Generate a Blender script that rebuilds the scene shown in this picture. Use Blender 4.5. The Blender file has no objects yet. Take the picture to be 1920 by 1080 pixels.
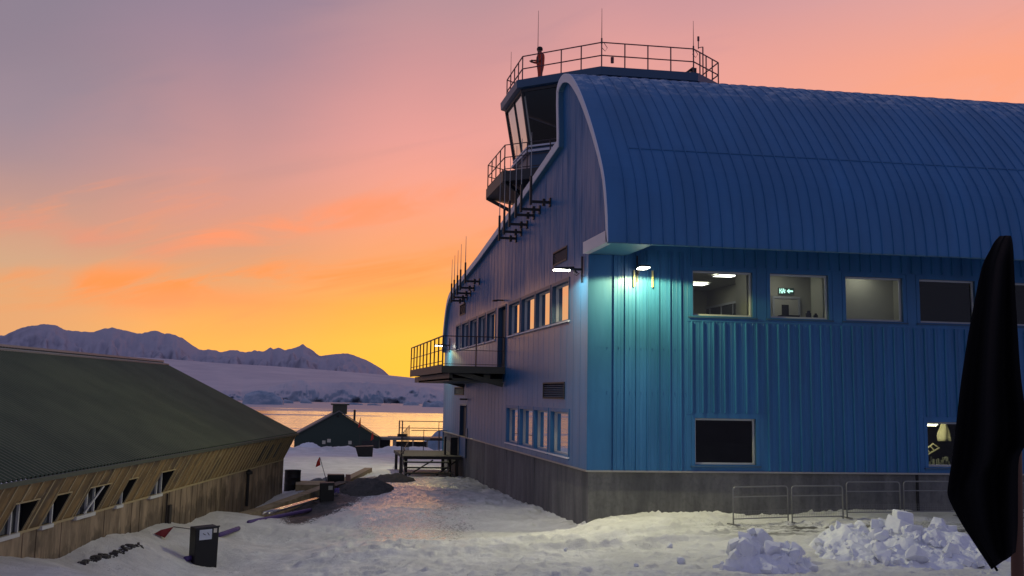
import bpy, bmesh, math, random
import numpy as np
from mathutils import Vector, Matrix

random.seed(7)
rng = np.random.default_rng(11)
C = bpy.context.scene.collection
SC = bpy.context.scene
R_ = math.radians

# ------------------------------------------------------------------ camera
CAM_F, YAW, PITCH, ROLL = 2208.3, .172961, .1596126, .0190003
def cam_axes():
    cy, sy, cp, sp = math.cos(YAW), math.sin(YAW), math.cos(PITCH), math.sin(PITCH)
    f = Vector((sy*cp, cy*cp, sp)); r = Vector((cy, -sy, 0)); u = r.cross(f)
    cr, sr = math.cos(ROLL), math.sin(ROLL)
    return r*cr + u*sr, u*cr - r*sr, f
_r, _u, _f = cam_axes()
cam = bpy.data.cameras.new('camera'); cam_o = bpy.data.objects.new('camera', cam); C.objects.link(cam_o)
cam_o.matrix_world = Matrix(((_r.x, _u.x, -_f.x, 0), (_r.y, _u.y, -_f.y, 0), (_r.z, _u.z, -_f.z, 0), (0, 0, 0, 1)))
cam.sensor_width = 36; cam.lens = CAM_F/1920*36
cam.shift_y = -(540-386.12)/1920
cam.clip_start = .1; cam.clip_end = 40000
SC.camera = cam_o
SC.render.engine = 'CYCLES'
SC.view_settings.view_transform = 'Standard'; SC.view_settings.look = 'None'
SC.view_settings.exposure = 0; SC.view_settings.gamma = 1
SC.cycles.use_denoising = True
SC.cycles.max_bounces = 6; SC.cycles.diffuse_bounces = 3; SC.cycles.glossy_bounces = 3
SC.cycles.transparent_max_bounces = 8
SC.cycles.sample_clamp_indirect = 4

def lin(c):
    return tuple((v/255/12.92 if v/255 <= .04045 else ((v/255+.055)/1.055)**2.4) for v in c)

# ------------------------------------------------------------------ node helper
class NT:
    def __init__(s, nt): s.nt = nt; s.n = nt.nodes; s.l = nt.links
    def node(s, t, **k):
        n = s.n.new(t)
        for a, b in k.items(): setattr(n, a, b)
        return n
    def put(s, sock, v):
        if isinstance(v, bpy.types.NodeSocket): s.l.new(v, sock)
        elif v is not None:
            try: sock.default_value = v
            except Exception: sock.default_value = (*v, 1)
    def m(s, op, a, b=None, c=None, clamp=False):
        n = s.node('ShaderNodeMath', operation=op, use_clamp=clamp)
        s.put(n.inputs[0], a); s.put(n.inputs[1], b); s.put(n.inputs[2], c)
        return n.outputs[0]
    def vm(s, op, a, b=None):
        n = s.node('ShaderNodeVectorMath', operation=op); s.put(n.inputs[0], a); s.put(n.inputs[1], b)
        return n.outputs[0]
    def mix(s, fac, a, b, mode='MIX'):
        n = s.node('ShaderNodeMix', data_type='RGBA', blend_type=mode)
        s.put(n.inputs[0], fac); s.put(n.inputs[6], a if not isinstance(a, tuple) else (*a[:3], 1)); s.put(n.inputs[7], b if not isinstance(b, tuple) else (*b[:3], 1))
        return n.outputs[2]
    def mr(s, v, a, b, c=0., d=1., t='SMOOTHSTEP'):
        n = s.node('ShaderNodeMapRange', interpolation_type=t); n.clamp = True
        s.put(n.inputs['Value'], v)
        for k, x in zip(('From Min', 'From Max', 'To Min', 'To Max'), (a, b, c, d)): s.put(n.inputs[k], x)
        return n.outputs['Result']
    def noise(s, vec, scale, detail=3., rough=.5, dist=0.):
        n = s.node('ShaderNodeTexNoise'); s.put(n.inputs['Vector'], vec)
        s.put(n.inputs['Scale'], scale); s.put(n.inputs['Detail'], detail); s.put(n.inputs['Roughness'], rough); s.put(n.inputs['Distortion'], dist)
        return n.outputs['Fac']
    def scale(s, vec, sc):
        n = s.node('ShaderNodeMapping'); s.put(n.inputs['Vector'], vec); n.inputs['Scale'].default_value = sc
        return n.outputs[0]
    def ramp(s, fac, stops, interp='LINEAR'):
        n = s.node('ShaderNodeValToRGB'); s.put(n.inputs[0], fac); cr = n.color_ramp; cr.interpolation = interp
        while len(cr.elements) < len(stops): cr.elements.new(.5)
        for e, (p, c) in zip(cr.elements, stops): e.position = p; e.color = (*c[:3], 1)
        return n.outputs[0]
    def xyz(s, v):
        n = s.node('ShaderNodeSeparateXYZ'); s.put(n.inputs[0], v); return n.outputs
    def pos(s): return s.node('ShaderNodeNewGeometry').outputs['Position']
    def normal_z(s): return s.xyz(s.node('ShaderNodeNewGeometry').outputs['Normal'])[2]
    def obj(s): return s.node('ShaderNodeTexCoord').outputs['Object']

# ------------------------------------------------------------------ world: a dusk sky
SUN_AZ, SUN_EL = R_(4.5), R_(1.0)
W = bpy.data.worlds.new('World'); SC.world = W; W.use_nodes = True
t = NT(W.node_tree); t.n.clear()
vdir = t.vm('NORMALIZE', t.node('ShaderNodeTexCoord').outputs['Generated'])
vx, vy, vz = t.xyz(vdir)
az = t.m('MULTIPLY', t.m('ARCTAN2', vx, vy), 180/math.pi)
el = t.m('MULTIPLY', t.m('ARCSINE', vz), 180/math.pi)
cvec = t.node('ShaderNodeCombineXYZ'); t.put(cvec.inputs[0], az); t.put(cvec.inputs[1], el)
tilt = t.m('ADD', el, t.m('MULTIPLY', az, -.22))
c2 = t.node('ShaderNodeCombineXYZ'); t.put(c2.inputs[0], az); t.put(c2.inputs[1], tilt)
n1 = t.noise(t.scale(c2.outputs[0], (.055, .22, 1)), 1., 4., .55, .6)
n2 = t.noise(t.scale(c2.outputs[0], (.11, .55, 1)), 1., 5., .6, 1.2)
elw = t.m('ADD', el, t.m('MULTIPLY', t.m('SUBTRACT', n1, .5), 3.2))
fac = t.m('DIVIDE', t.m('ADD', elw, 2.), 92.)
ES = [-2, 1, 2.2, 3, 4.1, 5.2, 6.7, 8.5, 10.3, 12.2, 15.8, 19, 27, 45, 90]
def col(cs): return t.ramp(fac, [((e+2)/92, lin(c)) for e, c in zip(ES, cs)])
ZEN = (104, 110, 146)
TAIL = [(128, 124, 152), (112, 116, 148), ZEN]
back = col([(117, 125, 154), (119, 127, 158), (121, 128, 159), (123, 129, 160), (126, 130, 160), (128, 131, 161), (130, 132, 162), (132, 133, 163), (134, 134, 164), (134, 134, 164), (132, 133, 164), (128, 131, 162)] + TAIL)
cA = col([(225, 165, 110), (225, 165, 112), (226, 166, 112), (228, 164, 112), (224, 165, 116), (209, 166, 132), (211, 155, 129), (192, 148, 138), (171, 141, 146), (156, 136, 149), (143, 128, 144), (137, 126, 144)] + TAIL)
cB = col([(253, 180, 80), (253, 180, 80), (253, 179, 81), (254, 170, 84), (247, 155, 90), (226, 161, 112), (214, 155, 124), (217, 150, 131), (205, 148, 143), (192, 143, 146), (165, 134, 149), (147, 128, 149)] + TAIL)
cC = col([(255, 195, 46), (255, 196, 50), (255, 194, 58), (255, 186, 60), (255, 176, 62), (253, 163, 78), (247, 160, 104), (248, 159, 123), (244, 159, 139), (233, 156, 148), (207, 147, 149), (183, 143, 151)] + TAIL)
cD = col([(255, 190, 60), (255, 188, 66), (255, 184, 74), (255, 178, 82), (254, 170, 92), (252, 162, 104), (250, 158, 116), (248, 158, 128), (246, 160, 140), (242, 162, 147), (231, 158, 150), (206, 149, 153)] + TAIL)
cE = col([(255, 180, 110), (255, 178, 112), (255, 176, 114), (254, 174, 116), (254, 172, 118), (254, 170, 120), (254, 170, 123), (255, 170, 127), (255, 170, 131), (254, 169, 134), (247, 163, 136), (224, 161, 157)] + TAIL)
cF = col([(186, 150, 156), (190, 150, 156), (192, 150, 156), (194, 150, 156), (194, 149, 156), (194, 148, 156), (192, 146, 156), (188, 144, 156), (182, 141, 156), (176, 138, 156), (164, 133, 156), (154, 129, 154)] + TAIL)
k = back
azw = t.m('ADD', az, t.m('MULTIPLY', t.m('SUBTRACT', n1, .5), 9.))
for a0, a1, nxt in ((-95, -13, cA), (-13, -4, cB), (-4, 6, cC), (6, 16, cD), (16, 33, cE), (33, 70, cF), (75, 130, back)):
    k = t.mix(t.mr(azw, a0, a1), k, nxt)
# thin streaks of lit cloud
st = t.mr(n2, .52, .72)
band = t.m('MULTIPLY', t.mr(el, 1.5, 5.), t.mr(el, 12., 7.))
band = t.m('MULTIPLY', band, t.m('MULTIPLY', t.mr(az, -24, -6), t.mr(az, 60, 34)))
k = t.mix(t.m('MULTIPLY', t.m('MULTIPLY', st, band), .45), k, lin((255, 146, 92)))
for a0, e0, a1, e1, wd, amt, cc in ((-14, 4.2, 8, 6.4, 1.3, .55, (255, 146, 72)), (-6.5, 6.9, 7, 9.6, 1.1, .5, (255, 146, 100)), (-16, 7.2, -7, 6.9, .9, .35, (228, 146, 120)), (24, 11.5, 44, 18, 3.0, .3, (255, 160, 116))):
    ec = t.m('MULTIPLY_ADD', t.m('SUBTRACT', az, a0), (e1-e0)/(a1-a0), e0)
    dd_ = t.m('ABSOLUTE', t.m('SUBTRACT', t.m('ADD', el, t.m('MULTIPLY', t.m('SUBTRACT', n1, .5), 2.6)), ec))
    bb = t.m('MULTIPLY', t.mr(dd_, wd, 0.), t.m('MULTIPLY', t.mr(az, a0-3, a0+3), t.mr(az, a1+3, a1-3)))
    bb = t.m('MULTIPLY', bb, t.mr(n2, .36, .62))
    k = t.mix(t.m('MULTIPLY', bb, amt*1.75), k, lin(cc))
dk = t.m('MULTIPLY', t.mr(n1, .48, .30), t.mr(el, 5., 12.))
k = t.mix(t.m('MULTIPLY', dk, .18), k, lin((140, 122, 148)))
k = t.mix(t.mr(el, 0., -4.), k, lin((120, 116, 136)))
nish = t.node('ShaderNodeTexSky', sky_type='NISHITA'); nish.sun_disc = False
nish.sun_elevation = SUN_EL; nish.sun_rotation = SUN_AZ
k = t.mix(1., k, t.mix(1., nish.outputs[0], (.008, .008, .008), 'MULTIPLY'), 'ADD')
hs = t.node('ShaderNodeHueSaturation'); hs.inputs['Saturation'].default_value = .98; t.put(hs.inputs['Color'], k); k = hs.outputs[0]
bg = t.node('ShaderNodeBackground'); t.put(bg.inputs[0], k); bg.inputs[1].default_value = 1.0
out = t.node('ShaderNodeOutputWorld'); t.l.new(bg.outputs[0], out.inputs[0])
W.cycles.sampling_method = 'MANUAL'; W.cycles.sample_map_resolution = 512

# the last of the sun, low behind the ice cap
sd = bpy.data.lights.new('sun', 'SUN'); sd.energy = .03; sd.angle = R_(12); sd.color = (1, .62, .34)
so = bpy.data.objects.new('sun', sd); C.objects.link(so)
_s = Vector((math.sin(SUN_AZ)*math.cos(R_(5)), math.cos(SUN_AZ)*math.cos(R_(5)), math.sin(R_(5))))
so.rotation_euler = _s.to_track_quat('Z', 'Y').to_euler(); so.location = (0, 40, 40)

# ------------------------------------------------------------------ materials
def mat(name, base=(.5, .5, .5), rough=.5, metal=0., spec=.5, build=None):
    m = bpy.data.materials.new(name); m.use_nodes = True
    t = NT(m.node_tree); b = t.n['Principled BSDF']
    b.inputs['Base Color'].default_value = (*base, 1); b.inputs['Roughness'].default_value = rough
    b.inputs['Metallic'].default_value = metal; b.inputs['Specular IOR Level'].default_value = spec
    if build: build(t, b)
    return m
def bump(t, b, h, strength=.3, dist=.02):
    n = t.node('ShaderNodeBump'); n.inputs['Strength'].default_value = strength; n.inputs['Distance'].default_value = dist
    t.put(n.inputs['Height'], h); t.l.new(n.outputs[0], b.inputs['Normal'])
def emis(name, c, s):
    m = bpy.data.materials.new(name); m.use_nodes = True
    b = m.node_tree.nodes['Principled BSDF']; b.inputs['Base Color'].default_value = (*c, 1)
    b.inputs['Emission Color'].default_value = (*c, 1); b.inputs['Emission Strength'].default_value = s
    return m

BLUE = (.027, .145, .352)
def f_paint(t, b):
    p = t.pos()
    n = t.noise(t.scale(p, (1.6, 1.6, .22)), 1., 5., .62)
    t.put(b.inputs['Base Color'], t.mix(t.mr(n, .3, .7), tuple(v*.80 for v in BLUE), tuple(v*1.06 for v in BLUE)))
    t.put(b.inputs['Roughness'], t.mr(n, .3, .7, .36, .5))
    bump(t, b, t.noise(t.scale(p, (.9, .9, .5)), 1.2, 2.), .12, .02)
M_PAINT = mat('blue_wall_paint', BLUE, .42, build=f_paint)
def f_roof(t, b):
    p = t.pos(); x, y, z = t.xyz(p)
    n = t.noise(t.scale(p, (.8, .25, .25)), 1., 4., .6)
    base = t.mix(t.mr(n, .3, .7), tuple(v*.82 for v in BLUE), tuple(v*1.0 for v in BLUE))
    frost = t.m('MULTIPLY', t.mr(z, 9.6, 10.9), t.mr(t.noise(p, 3., 6., .7), .47, .62))
    t.put(b.inputs['Base Color'], t.mix(t.m('MULTIPLY', frost, .5), base, (.62, .64, .7)))
    t.put(b.inputs['Roughness'], .5)
    bump(t, b, t.noise(t.scale(p, (.5, .6, .6)), 1.5, 3.), .15, .03)
M_ROOF = mat('blue_roof_sheet', BLUE, .5, build=f_roof)
def f_gable(t, b):
    p = t.pos(); x, y, z = t.xyz(p)
    streak = t.noise(t.scale(p, (1, 2.6, .22)), 1., 5., .65)
    fine = t.noise(t.scale(p, (1, 9., .8)), 1., 4., .6)
    zone = t.m('MULTIPLY', t.mr(z, 3.9, 4.6), t.mr(streak, .36, .62))
    rime = t.m('MULTIPLY', zone, t.mr(fine, .35, .7))
    base = t.mix(t.mr(streak, .3, .7), tuple(v*.86 for v in BLUE), tuple(v*1.05 for v in BLUE))
    t.put(b.inputs['Base Color'], t.mix(t.m('MULTIPLY', rime, .75), base, (.06, .12, .215)))
    r = t.mr(t.noise(t.scale(p, (1, .3, .3)), 1., 2.), .3, .7, .30, .40)
    t.put(b.inputs['Roughness'], t.m('ADD', r, t.m('MULTIPLY', rime, .32)))
    t.put(b.inputs['Coat Weight'], t.mr(z, 3.2, 4.6, .2, 0.)); b.inputs['Coat Roughness'].default_value = .3
    t.put(b.inputs['Specular IOR Level'], t.mr(z, 3.2, 4.8, .42, .07))
    bump(t, b, t.noise(t.scale(p, (1, .9, .5)), 1.2, 2.), .10, .02)
M_GABLE = mat('blue_gable_sheet', BLUE, .38, build=f_gable)
M_TRIM = mat('pale_trim', (.60, .60, .68), .5)
M_FRAME = mat('window_frame_grey', (.46, .47, .5), .42)
M_DKBLUE = mat('dark_blue_trim', (.03, .08, .16), .45)
M_SOFFIT = mat('blue_soffit', (.05, .15, .26), .5)
def f_conc(t, b):
    p = t.pos()
    n = t.noise(t.scale(p, (1.2, 1.2, .3)), 1., 5., .65)
    n2 = t.noise(p, 9., 4., .6)
    c = t.mix(t.mr(n, .3, .7), (.085, .087, .09), (.19, .188, .185))
    t.put(b.inputs['Base Color'], t.mix(t.m('MULTIPLY', t.mr(n2, .45, .7), .35), c, (.07, .07, .07)))
    b.inputs['Roughness'].default_value = .8
    bump(t, b, n2, .2, .01)
M_CONC = mat('cast_concrete', (.16, .16, .16), .8, build=f_conc)
def f_glass(refl):
    def f(t, b):
        o = t.n['Material Output']
        g = t.node('ShaderNodeBsdfGlossy'); g.inputs['Roughness'].default_value = .015; g.inputs['Color'].default_value = (.95, .95, .95, 1)
        tr = t.node('ShaderNodeBsdfTransparent'); tr.inputs['Color'].default_value = (.74, .78, .76, 1)
        fr = t.node('ShaderNodeFresnel'); fr.inputs['IOR'].default_value = 1.5
        mx = t.node('ShaderNodeMixShader'); t.put(mx.inputs[0], t.m('MULTIPLY', fr.outputs[0], refl, clamp=True))
        t.l.new(tr.outputs[0], mx.inputs[1]); t.l.new(g.outputs[0], mx.inputs[2]); t.l.new(mx.outputs[0], o.inputs[0])
    return f
M_GLASS = mat('window_glass', build=f_glass(.8))
M_GLASS_D = mat('mirror_glass', build=f_glass(2.6))
M_DARK = mat('dark_steel', (.018, .018, .021), .5)
M_RAIL = mat('railing_steel', (.035, .022, .026), .5)
M_GALV = mat('galvanised_steel', (.30, .31, .33), .45, .6)
M_BLACK = mat('black_plastic', (.006, .006, .007), .6)
M_INT = mat('room_plaster', (.42, .41, .34), .9)
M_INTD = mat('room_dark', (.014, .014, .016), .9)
M_CEIL = mat('ceiling_tile', (.45, .45, .40), .9)
M_LAMP = emis('flood_lamp_glow', (1., .97, .82), 26.)
M_CLAMP = emis('ceiling_panel_glow', (1., .98, .86), 6.)
M_DRIP = mat('metal_drip_trim', (.42, .40, .36), .38, .7)

def f_snow(t, b):
    p = t.pos(); x, y, z = t.xyz(p)
    sm = t.noise(p, .9, 5., .6); fi = t.noise(p, 9., 5., .65); gr = t.noise(p, 34., 3., .6)
    snow = t.mix(t.mr(sm, .35, .68), (.68, .675, .65), (.83, .825, .80))
    # trodden, gritty road of hard snow and ice leading away to the landing
    road = t.m('MULTIPLY', t.mr(y, 28., 35.), t.mr(y, 66., 60.))
    cx = t.m('ADD', t.m('MULTIPLY', y, .06), 1.3)
    rd = t.m('ABSOLUTE', t.m('SUBTRACT', x, cx))
    wob = t.m('MULTIPLY', t.m('SUBTRACT', t.noise(p, .35, 3.), .5), 3.)
    road = t.m('MULTIPLY', road, t.mr(t.m('ADD', rd, wob), 3.2, 1.2))
    patch = t.mr(t.noise(t.scale(p, (.55, .22, 1)), 1.3, 3., .6), .27, .44)
    ice = t.m('MULTIPLY', t.m('MULTIPLY', road, patch), t.mr(t.noise(t.scale(p, (1.6, .9, 1)), 7., 4., .75), .42, .56))
    # bare gravel shoulder
    gx = t.m('ADD', t.m('MULTIPLY', t.m('SUBTRACT', y, 40.), .16), -.15)
    gd = t.m('ABSOLUTE', t.m('SUBTRACT', x, gx))
    gw = t.mr(y, 38., 50., .25, 1.7, 'LINEAR')
    grav = t.m('SUBTRACT', gw, t.m('ADD', gd, t.m('MULTIPLY', t.m('SUBTRACT', fi, .5), 2.2)))
    grav = t.m('MULTIPLY', t.mr(grav, -.1, .45), t.m('MULTIPLY', t.mr(y, 39., 43.), t.mr(y, 66., 60.)))
    g2 = t.noise(t.scale(p, (1.5, .8, 1)), 10., 4., .75)
    gm = t.m('MAXIMUM', t.m('MULTIPLY', road, 1.), t.m('MULTIPLY', t.mr(t.noise(p, .42, 4.), .46, .66), .75))
    gm = t.m('MAXIMUM', gm, t.m('MULTIPLY', t.mr(t.m('ABSOLUTE', t.m('SUBTRACT', y, 33.2)), 2.2, .2), t.mr(x, 9.5, 12.)))
    grit = t.m('MULTIPLY', gm, t.mr(g2, t.m('MULTIPLY_ADD', gm, -.14, .70), t.m('MULTIPLY_ADD', gm, -.14, .75)))
    grit = t.m('MULTIPLY', grit, t.mr(y, 72., 50.))
    # dirty slush strip along the barriers
    sl = t.m('MULTIPLY', t.mr(t.m('ABSOLUTE', t.m('SUBTRACT', y, 32.4)), 1.6, .3), t.mr(x, 10., 13.5))
    slush = t.m('MULTIPLY', sl, t.mr(t.noise(t.scale(p, (.6, 2.2, 1)), 1.1, 5., .6), .44, .58))
    c = t.mix(t.m('MULTIPLY', ice, .55), snow, (.36, .34, .34))
    c = t.mix(t.m('MULTIPLY', slush, .9), c, (.06, .057, .052))
    # grey stripes along the wheel ruts, their shade painted into the snow colour
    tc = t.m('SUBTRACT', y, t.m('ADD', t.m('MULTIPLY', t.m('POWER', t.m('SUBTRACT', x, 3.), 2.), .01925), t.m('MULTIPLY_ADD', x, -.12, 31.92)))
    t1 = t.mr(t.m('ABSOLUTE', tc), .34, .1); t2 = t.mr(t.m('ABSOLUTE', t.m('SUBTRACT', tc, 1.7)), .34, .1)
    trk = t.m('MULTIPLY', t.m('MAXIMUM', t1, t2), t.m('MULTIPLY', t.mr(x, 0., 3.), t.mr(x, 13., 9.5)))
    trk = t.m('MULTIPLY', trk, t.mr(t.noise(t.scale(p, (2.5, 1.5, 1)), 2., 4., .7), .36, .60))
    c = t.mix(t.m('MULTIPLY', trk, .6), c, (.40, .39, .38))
    dirt = t.mr(t.noise(t.scale(p, (.5, .8, 1)), .8, 6., .7), .55, .72)
    c = t.mix(t.m('MULTIPLY', dirt, .22), c, (.34, .32, .30))
    c = t.mix(t.m('MULTIPLY', grit, .7), c, (.085, .078, .072))
    c = t.mix(t.mr(t.m('ADD', grav, t.m('MULTIPLY', t.m('SUBTRACT', gr, .5), .5)), .35, .6), c, t.mix(gr, (.02, .02, .02), (.10, .095, .09)))
    t.put(b.inputs['Base Color'], c)
    t.put(b.inputs['Roughness'], t.mix(ice, (.62,)*3, (.20,)*3))
    t.put(b.inputs['Specular IOR Level'], t.mix(ice, (.3,)*3, (1.,)*3))
    h = t.m('ADD', t.m('MULTIPLY', t.noise(p, 6., 6., .7), .7), t.m('MULTIPLY', t.noise(p, 26., 4., .7), .5))
    bump(t, b, h, 1., .08)
    bn_ = [q for q in t.n if q.bl_idname == 'ShaderNodeBump'][0]; t.put(bn_.inputs['Strength'], t.m('MULTIPLY_ADD', ice, -.62, .8))
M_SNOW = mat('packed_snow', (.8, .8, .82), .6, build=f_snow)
def f_heap(t, b):
    p = t.pos()
    n = t.noise(p, 3., 5., .6)
    t.put(b.inputs['Base Color'], t.mix(t.mr(n, .3, .7), (.72, .74, .80), (.84, .85, .88)))
    bump(t, b, t.noise(p, 14., 5., .65), .35, .03)
M_HEAP = mat('heap_snow', (.8, .8, .85), .7, build=f_heap)

# ------------------------------------------------------------------ mesh builder
class MB:
    def __init__(s): s.v = []; s.f = []; s.mi = []; s.cur = 0
    def add(s, vs, fs):
        o = len(s.v); s.v += [tuple(map(float, v)) for v in vs]
        s.f += [tuple(i+o for i in f) for f in fs]; s.mi += [s.cur]*len(fs); return s
    def box(s, x0, x1, y0, y1, z0, z1):
        return s.hexa([(x0, y0, z0), (x1, y0, z0), (x1, y1, z0), (x0, y1, z0), (x0, y0, z1), (x1, y0, z1), (x1, y1, z1), (x0, y1, z1)])
    def hexa(s, c):
        return s.add(c, [(3, 2, 1, 0), (4, 5, 6, 7), (0, 1, 5, 4), (1, 2, 6, 5), (2, 3, 7, 6), (3, 0, 4, 7)])
    def quad(s, a, b, c, d): return s.add([a, b, c, d], [(0, 1, 2, 3)])
    def bar(s, a, b, w, h=None, up=(0, 0, 1)):
        a, b = Vector(a), Vector(b); h = h or w; d = (b-a).normalized(); up = Vector(up)
        if abs(d.dot(up)) > .97: up = Vector((1, 0, 0))
        r = d.cross(up).normalized()*(w/2); u = r.cross(d).normalized()*(h/2)
        return s.hexa([a-r-u, a+r-u, b+r-u, b-r-u, a-r+u, a+r+u, b+r+u, b-r+u])
    def tube(s, pts, r, n=6, cap=True):
        pts = [Vector(p) for p in pts]; rs = r if isinstance(r, (list, tuple)) else [r]*len(pts)
        rings = []; prev = None
        for i, p in enumerate(pts):
            d = (pts[min(i+1, len(pts)-1)] - pts[max(i-1, 0)]).normalized()
            ref = prev if prev else (Vector((0, 0, 1)) if abs(d.z) < .9 else Vector((1, 0, 0)))
            x = (ref - d*ref.dot(d)).normalized(); prev = x; y = d.cross(x)
            rings.append([p + (x*math.cos(2*math.pi*j/n) + y*math.sin(2*math.pi*j/n))*rs[i] for j in range(n)])
        fs = [(i*n+j, i*n+(j+1) % n, (i+1)*n+(j+1) % n, (i+1)*n+j) for i in range(len(pts)-1) for j in range(n)]
        if cap: fs += [tuple(range(n))[::-1], tuple(range((len(pts)-1)*n, len(pts)*n))]
        return s.add([v for q in rings for v in q], fs)
    def lathe(s, base, prof, n=20):
        bx, by, bz = base
        vs = [(bx+r*math.cos(2*math.pi*j/n), by+r*math.sin(2*math.pi*j/n), bz+z) for r, z in prof for j in range(n)]
        fs = [(i*n+j, i*n+(j+1) % n, (i+1)*n+(j+1) % n, (i+1)*n+j) for i in range(len(prof)-1) for j in range(n)]
        fs += [tuple(range(n))[::-1], tuple(range((len(prof)-1)*n, len(prof)*n))]
        return s.add(vs, fs)
    def prism(s, poly, ext):
        n = len(poly); e = Vector(ext); a = [Vector(p) for p in poly]
        return s.add(a+[p+e for p in a], [tuple(range(n))[::-1], tuple(range(n, 2*n))] + [(i, (i+1) % n, n+(i+1) % n, n+i) for i in range(n)])
    def build(s, name, m, parent=None, smooth=False):
        me = bpy.data.meshes.new(name)
        off = Vector((0, 0, 0))
        if parent:
            q = parent
            while q: off += q.location; q = q.parent
        me.from_pydata([(x-off.x, y-off.y, z-off.z) for x, y, z in s.v], [], s.f)
        ms = m if isinstance(m, list) else [m]
        for q in ms: me.materials.append(q)
        if len(ms) > 1: me.polygons.foreach_set('material_index', s.mi)
        bm = bmesh.new(); bm.from_mesh(me); bmesh.ops.recalc_face_normals(bm, faces=bm.faces); bm.to_mesh(me); bm.free()
        if smooth: me.polygons.foreach_set('use_smooth', [True]*len(me.polygons))
        o = bpy.data.objects.new(name, me); C.objects.link(o)
        if parent: o.parent = parent
        return o
def tag(o, label=None, cat=None, group=None, kind=None):
    for k_, v_ in (('label', label), ('category', cat), ('group', group), ('kind', kind)):
        if v_: o[k_] = v_
    return o
def thing(name, loc, label, cat, group=None):
    o = bpy.data.objects.new(name, None); o.empty_display_size = .3; C.objects.link(o); o.location = loc
    return tag(o, label, cat, group)
def bevel(o, w=.01, seg=2):
    b = o.modifiers.new('bevel', 'BEVEL'); b.width = w; b.segments = seg; b.limit_method = 'ANGLE'; b.angle_limit = R_(40)
    return o

# ------------------------------------------------------------------ value noise on arrays
def vnoise(x, y, seed=0):
    xi = np.floor(x).astype(np.int64); yi = np.floor(y).astype(np.int64); fx = x-xi; fy = y-yi
    fx = fx*fx*(3-2*fx); fy = fy*fy*(3-2*fy)
    def h(a, b):
        n = (a*374761393 + b*668265263 + seed*974634777) & 0x7fffffff
        n = ((n ^ (n >> 13))*1274126177) & 0x7fffffff
        return ((n ^ (n >> 16)) & 0xffff)/65535.
    return (h(xi, yi)*(1-fx)+h(xi+1, yi)*fx)*(1-fy) + (h(xi, yi+1)*(1-fx)+h(xi+1, yi+1)*fx)*fy
def fbm(x, y, o=4, seed=0):
    a = 1.; s = 0.; n = 0.
    for i in range(o): s = s + a*(vnoise(x*2**i, y*2**i, seed+i)-.5); n += a; a *= .5
    return s/n*2

# ------------------------------------------------------------------ snow ground
CTRL = np.array([
 (9.1,35.6,-3.58),(10.4,35.6,-3.48),(12.1,35.6,-3.49),(13.9,35.6,-3.54),(17.4,35.6,-3.42),(23,35.6,-3.36),(30,35.6,-3.3),(45,35,-3.3),
 (8.6,36,-3.96),(8.6,40.4,-3.98),(8.6,44.2,-4.07),(8.6,51.4,-4.17),(8.6,57.5,-4.17),(8.6,62,-4.3),(8.6,70,-4.4),(8.0,35.2,-4.0),
 (12.5,33.4,-3.55),(18.4,34.5,-3.55),(25,34,-3.5),(15.5,32.2,-3.62),(12,31,-3.7),
 (4.9,27,-4.0),(11.6,26.8,-3.9),(16,26.5,-3.8),(-1.7,27.4,-4.25),(-4.5,27.6,-3.95),(1,33,-4.1),(5,34,-4.05),(3,43,-4.0),(5,50,-4.05),(5,60,-4.15),(2.6,52,-3.95),(7,47,-4.1),(8.9,33.5,-3.72),(9.6,34.6,-3.55),(7.6,33.6,-3.92),
 (-5.2,26,-3.5),(-4.3,31.5,-3.63),(-3.5,35.9,-3.85),(-2.4,41.9,-4.05),(-.3,53.7,-4.4),(-3.6,31.5,-3.95),(-2.9,35,-4.1),
 (-2.3,33.3,-4.62),(-1.2,38,-4.6),(-.2,44,-4.55),(.9,49.5,-4.4),(-2.4,30,-4.5),
 (2,60,-4.5),(-2,65,-4.6),(5,75,-4.4),(-5,80,-4.6),(0,95,-4.75),(8,95,-4.8),(5,104,-4.9),(-20,104,-4.9),(25,104,-4.9),
 (-20,40,-4.4),(-40,90,-5),(-40,30,-4),(0,20,-3.35),(10,20,-3.3),(20,20,-3.2),(0,10,-2.3),(10,10,-2.2),(0,3,-1.75),(3,3,-1.75),(-10,10,-2.4),(-40,0,-2),(50,0,-2),(55,90,-5),(50,20,-3)])
def tps_fit(P):
    n = len(P); d = np.hypot(P[:, None, 0]-P[None, :, 0], P[:, None, 1]-P[None, :, 1])
    K = np.where(d > 0, d*d*np.log(d+1e-9), 0) + np.eye(n)*.6
    A = np.zeros((n+3, n+3)); A[:n, :n] = K; A[:n, n] = 1; A[:n, n+1:] = P[:, :2]; A[n, :n] = 1; A[n+1:, :n] = P[:, :2].T
    return np.linalg.solve(A, np.r_[P[:, 2], 0, 0, 0])
TW = tps_fit(CTRL)
def gbase(x, y):
    x = np.asarray(x, float); y = np.asarray(y, float); s = np.zeros_like(x) + TW[-3] + TW[-2]*x + TW[-1]*y
    for w, (a, b, _) in zip(TW[:-3], CTRL):
        d = np.hypot(x-a, y-b); s = s + w*d*d*np.log(d+1e-9)
    s = np.clip(s, -5.4, -1.5)
    far = np.clip((y-106)/14, 0, 1); far = far*far*(3-2*far)
    return s*(1-far) + -11*far
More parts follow.
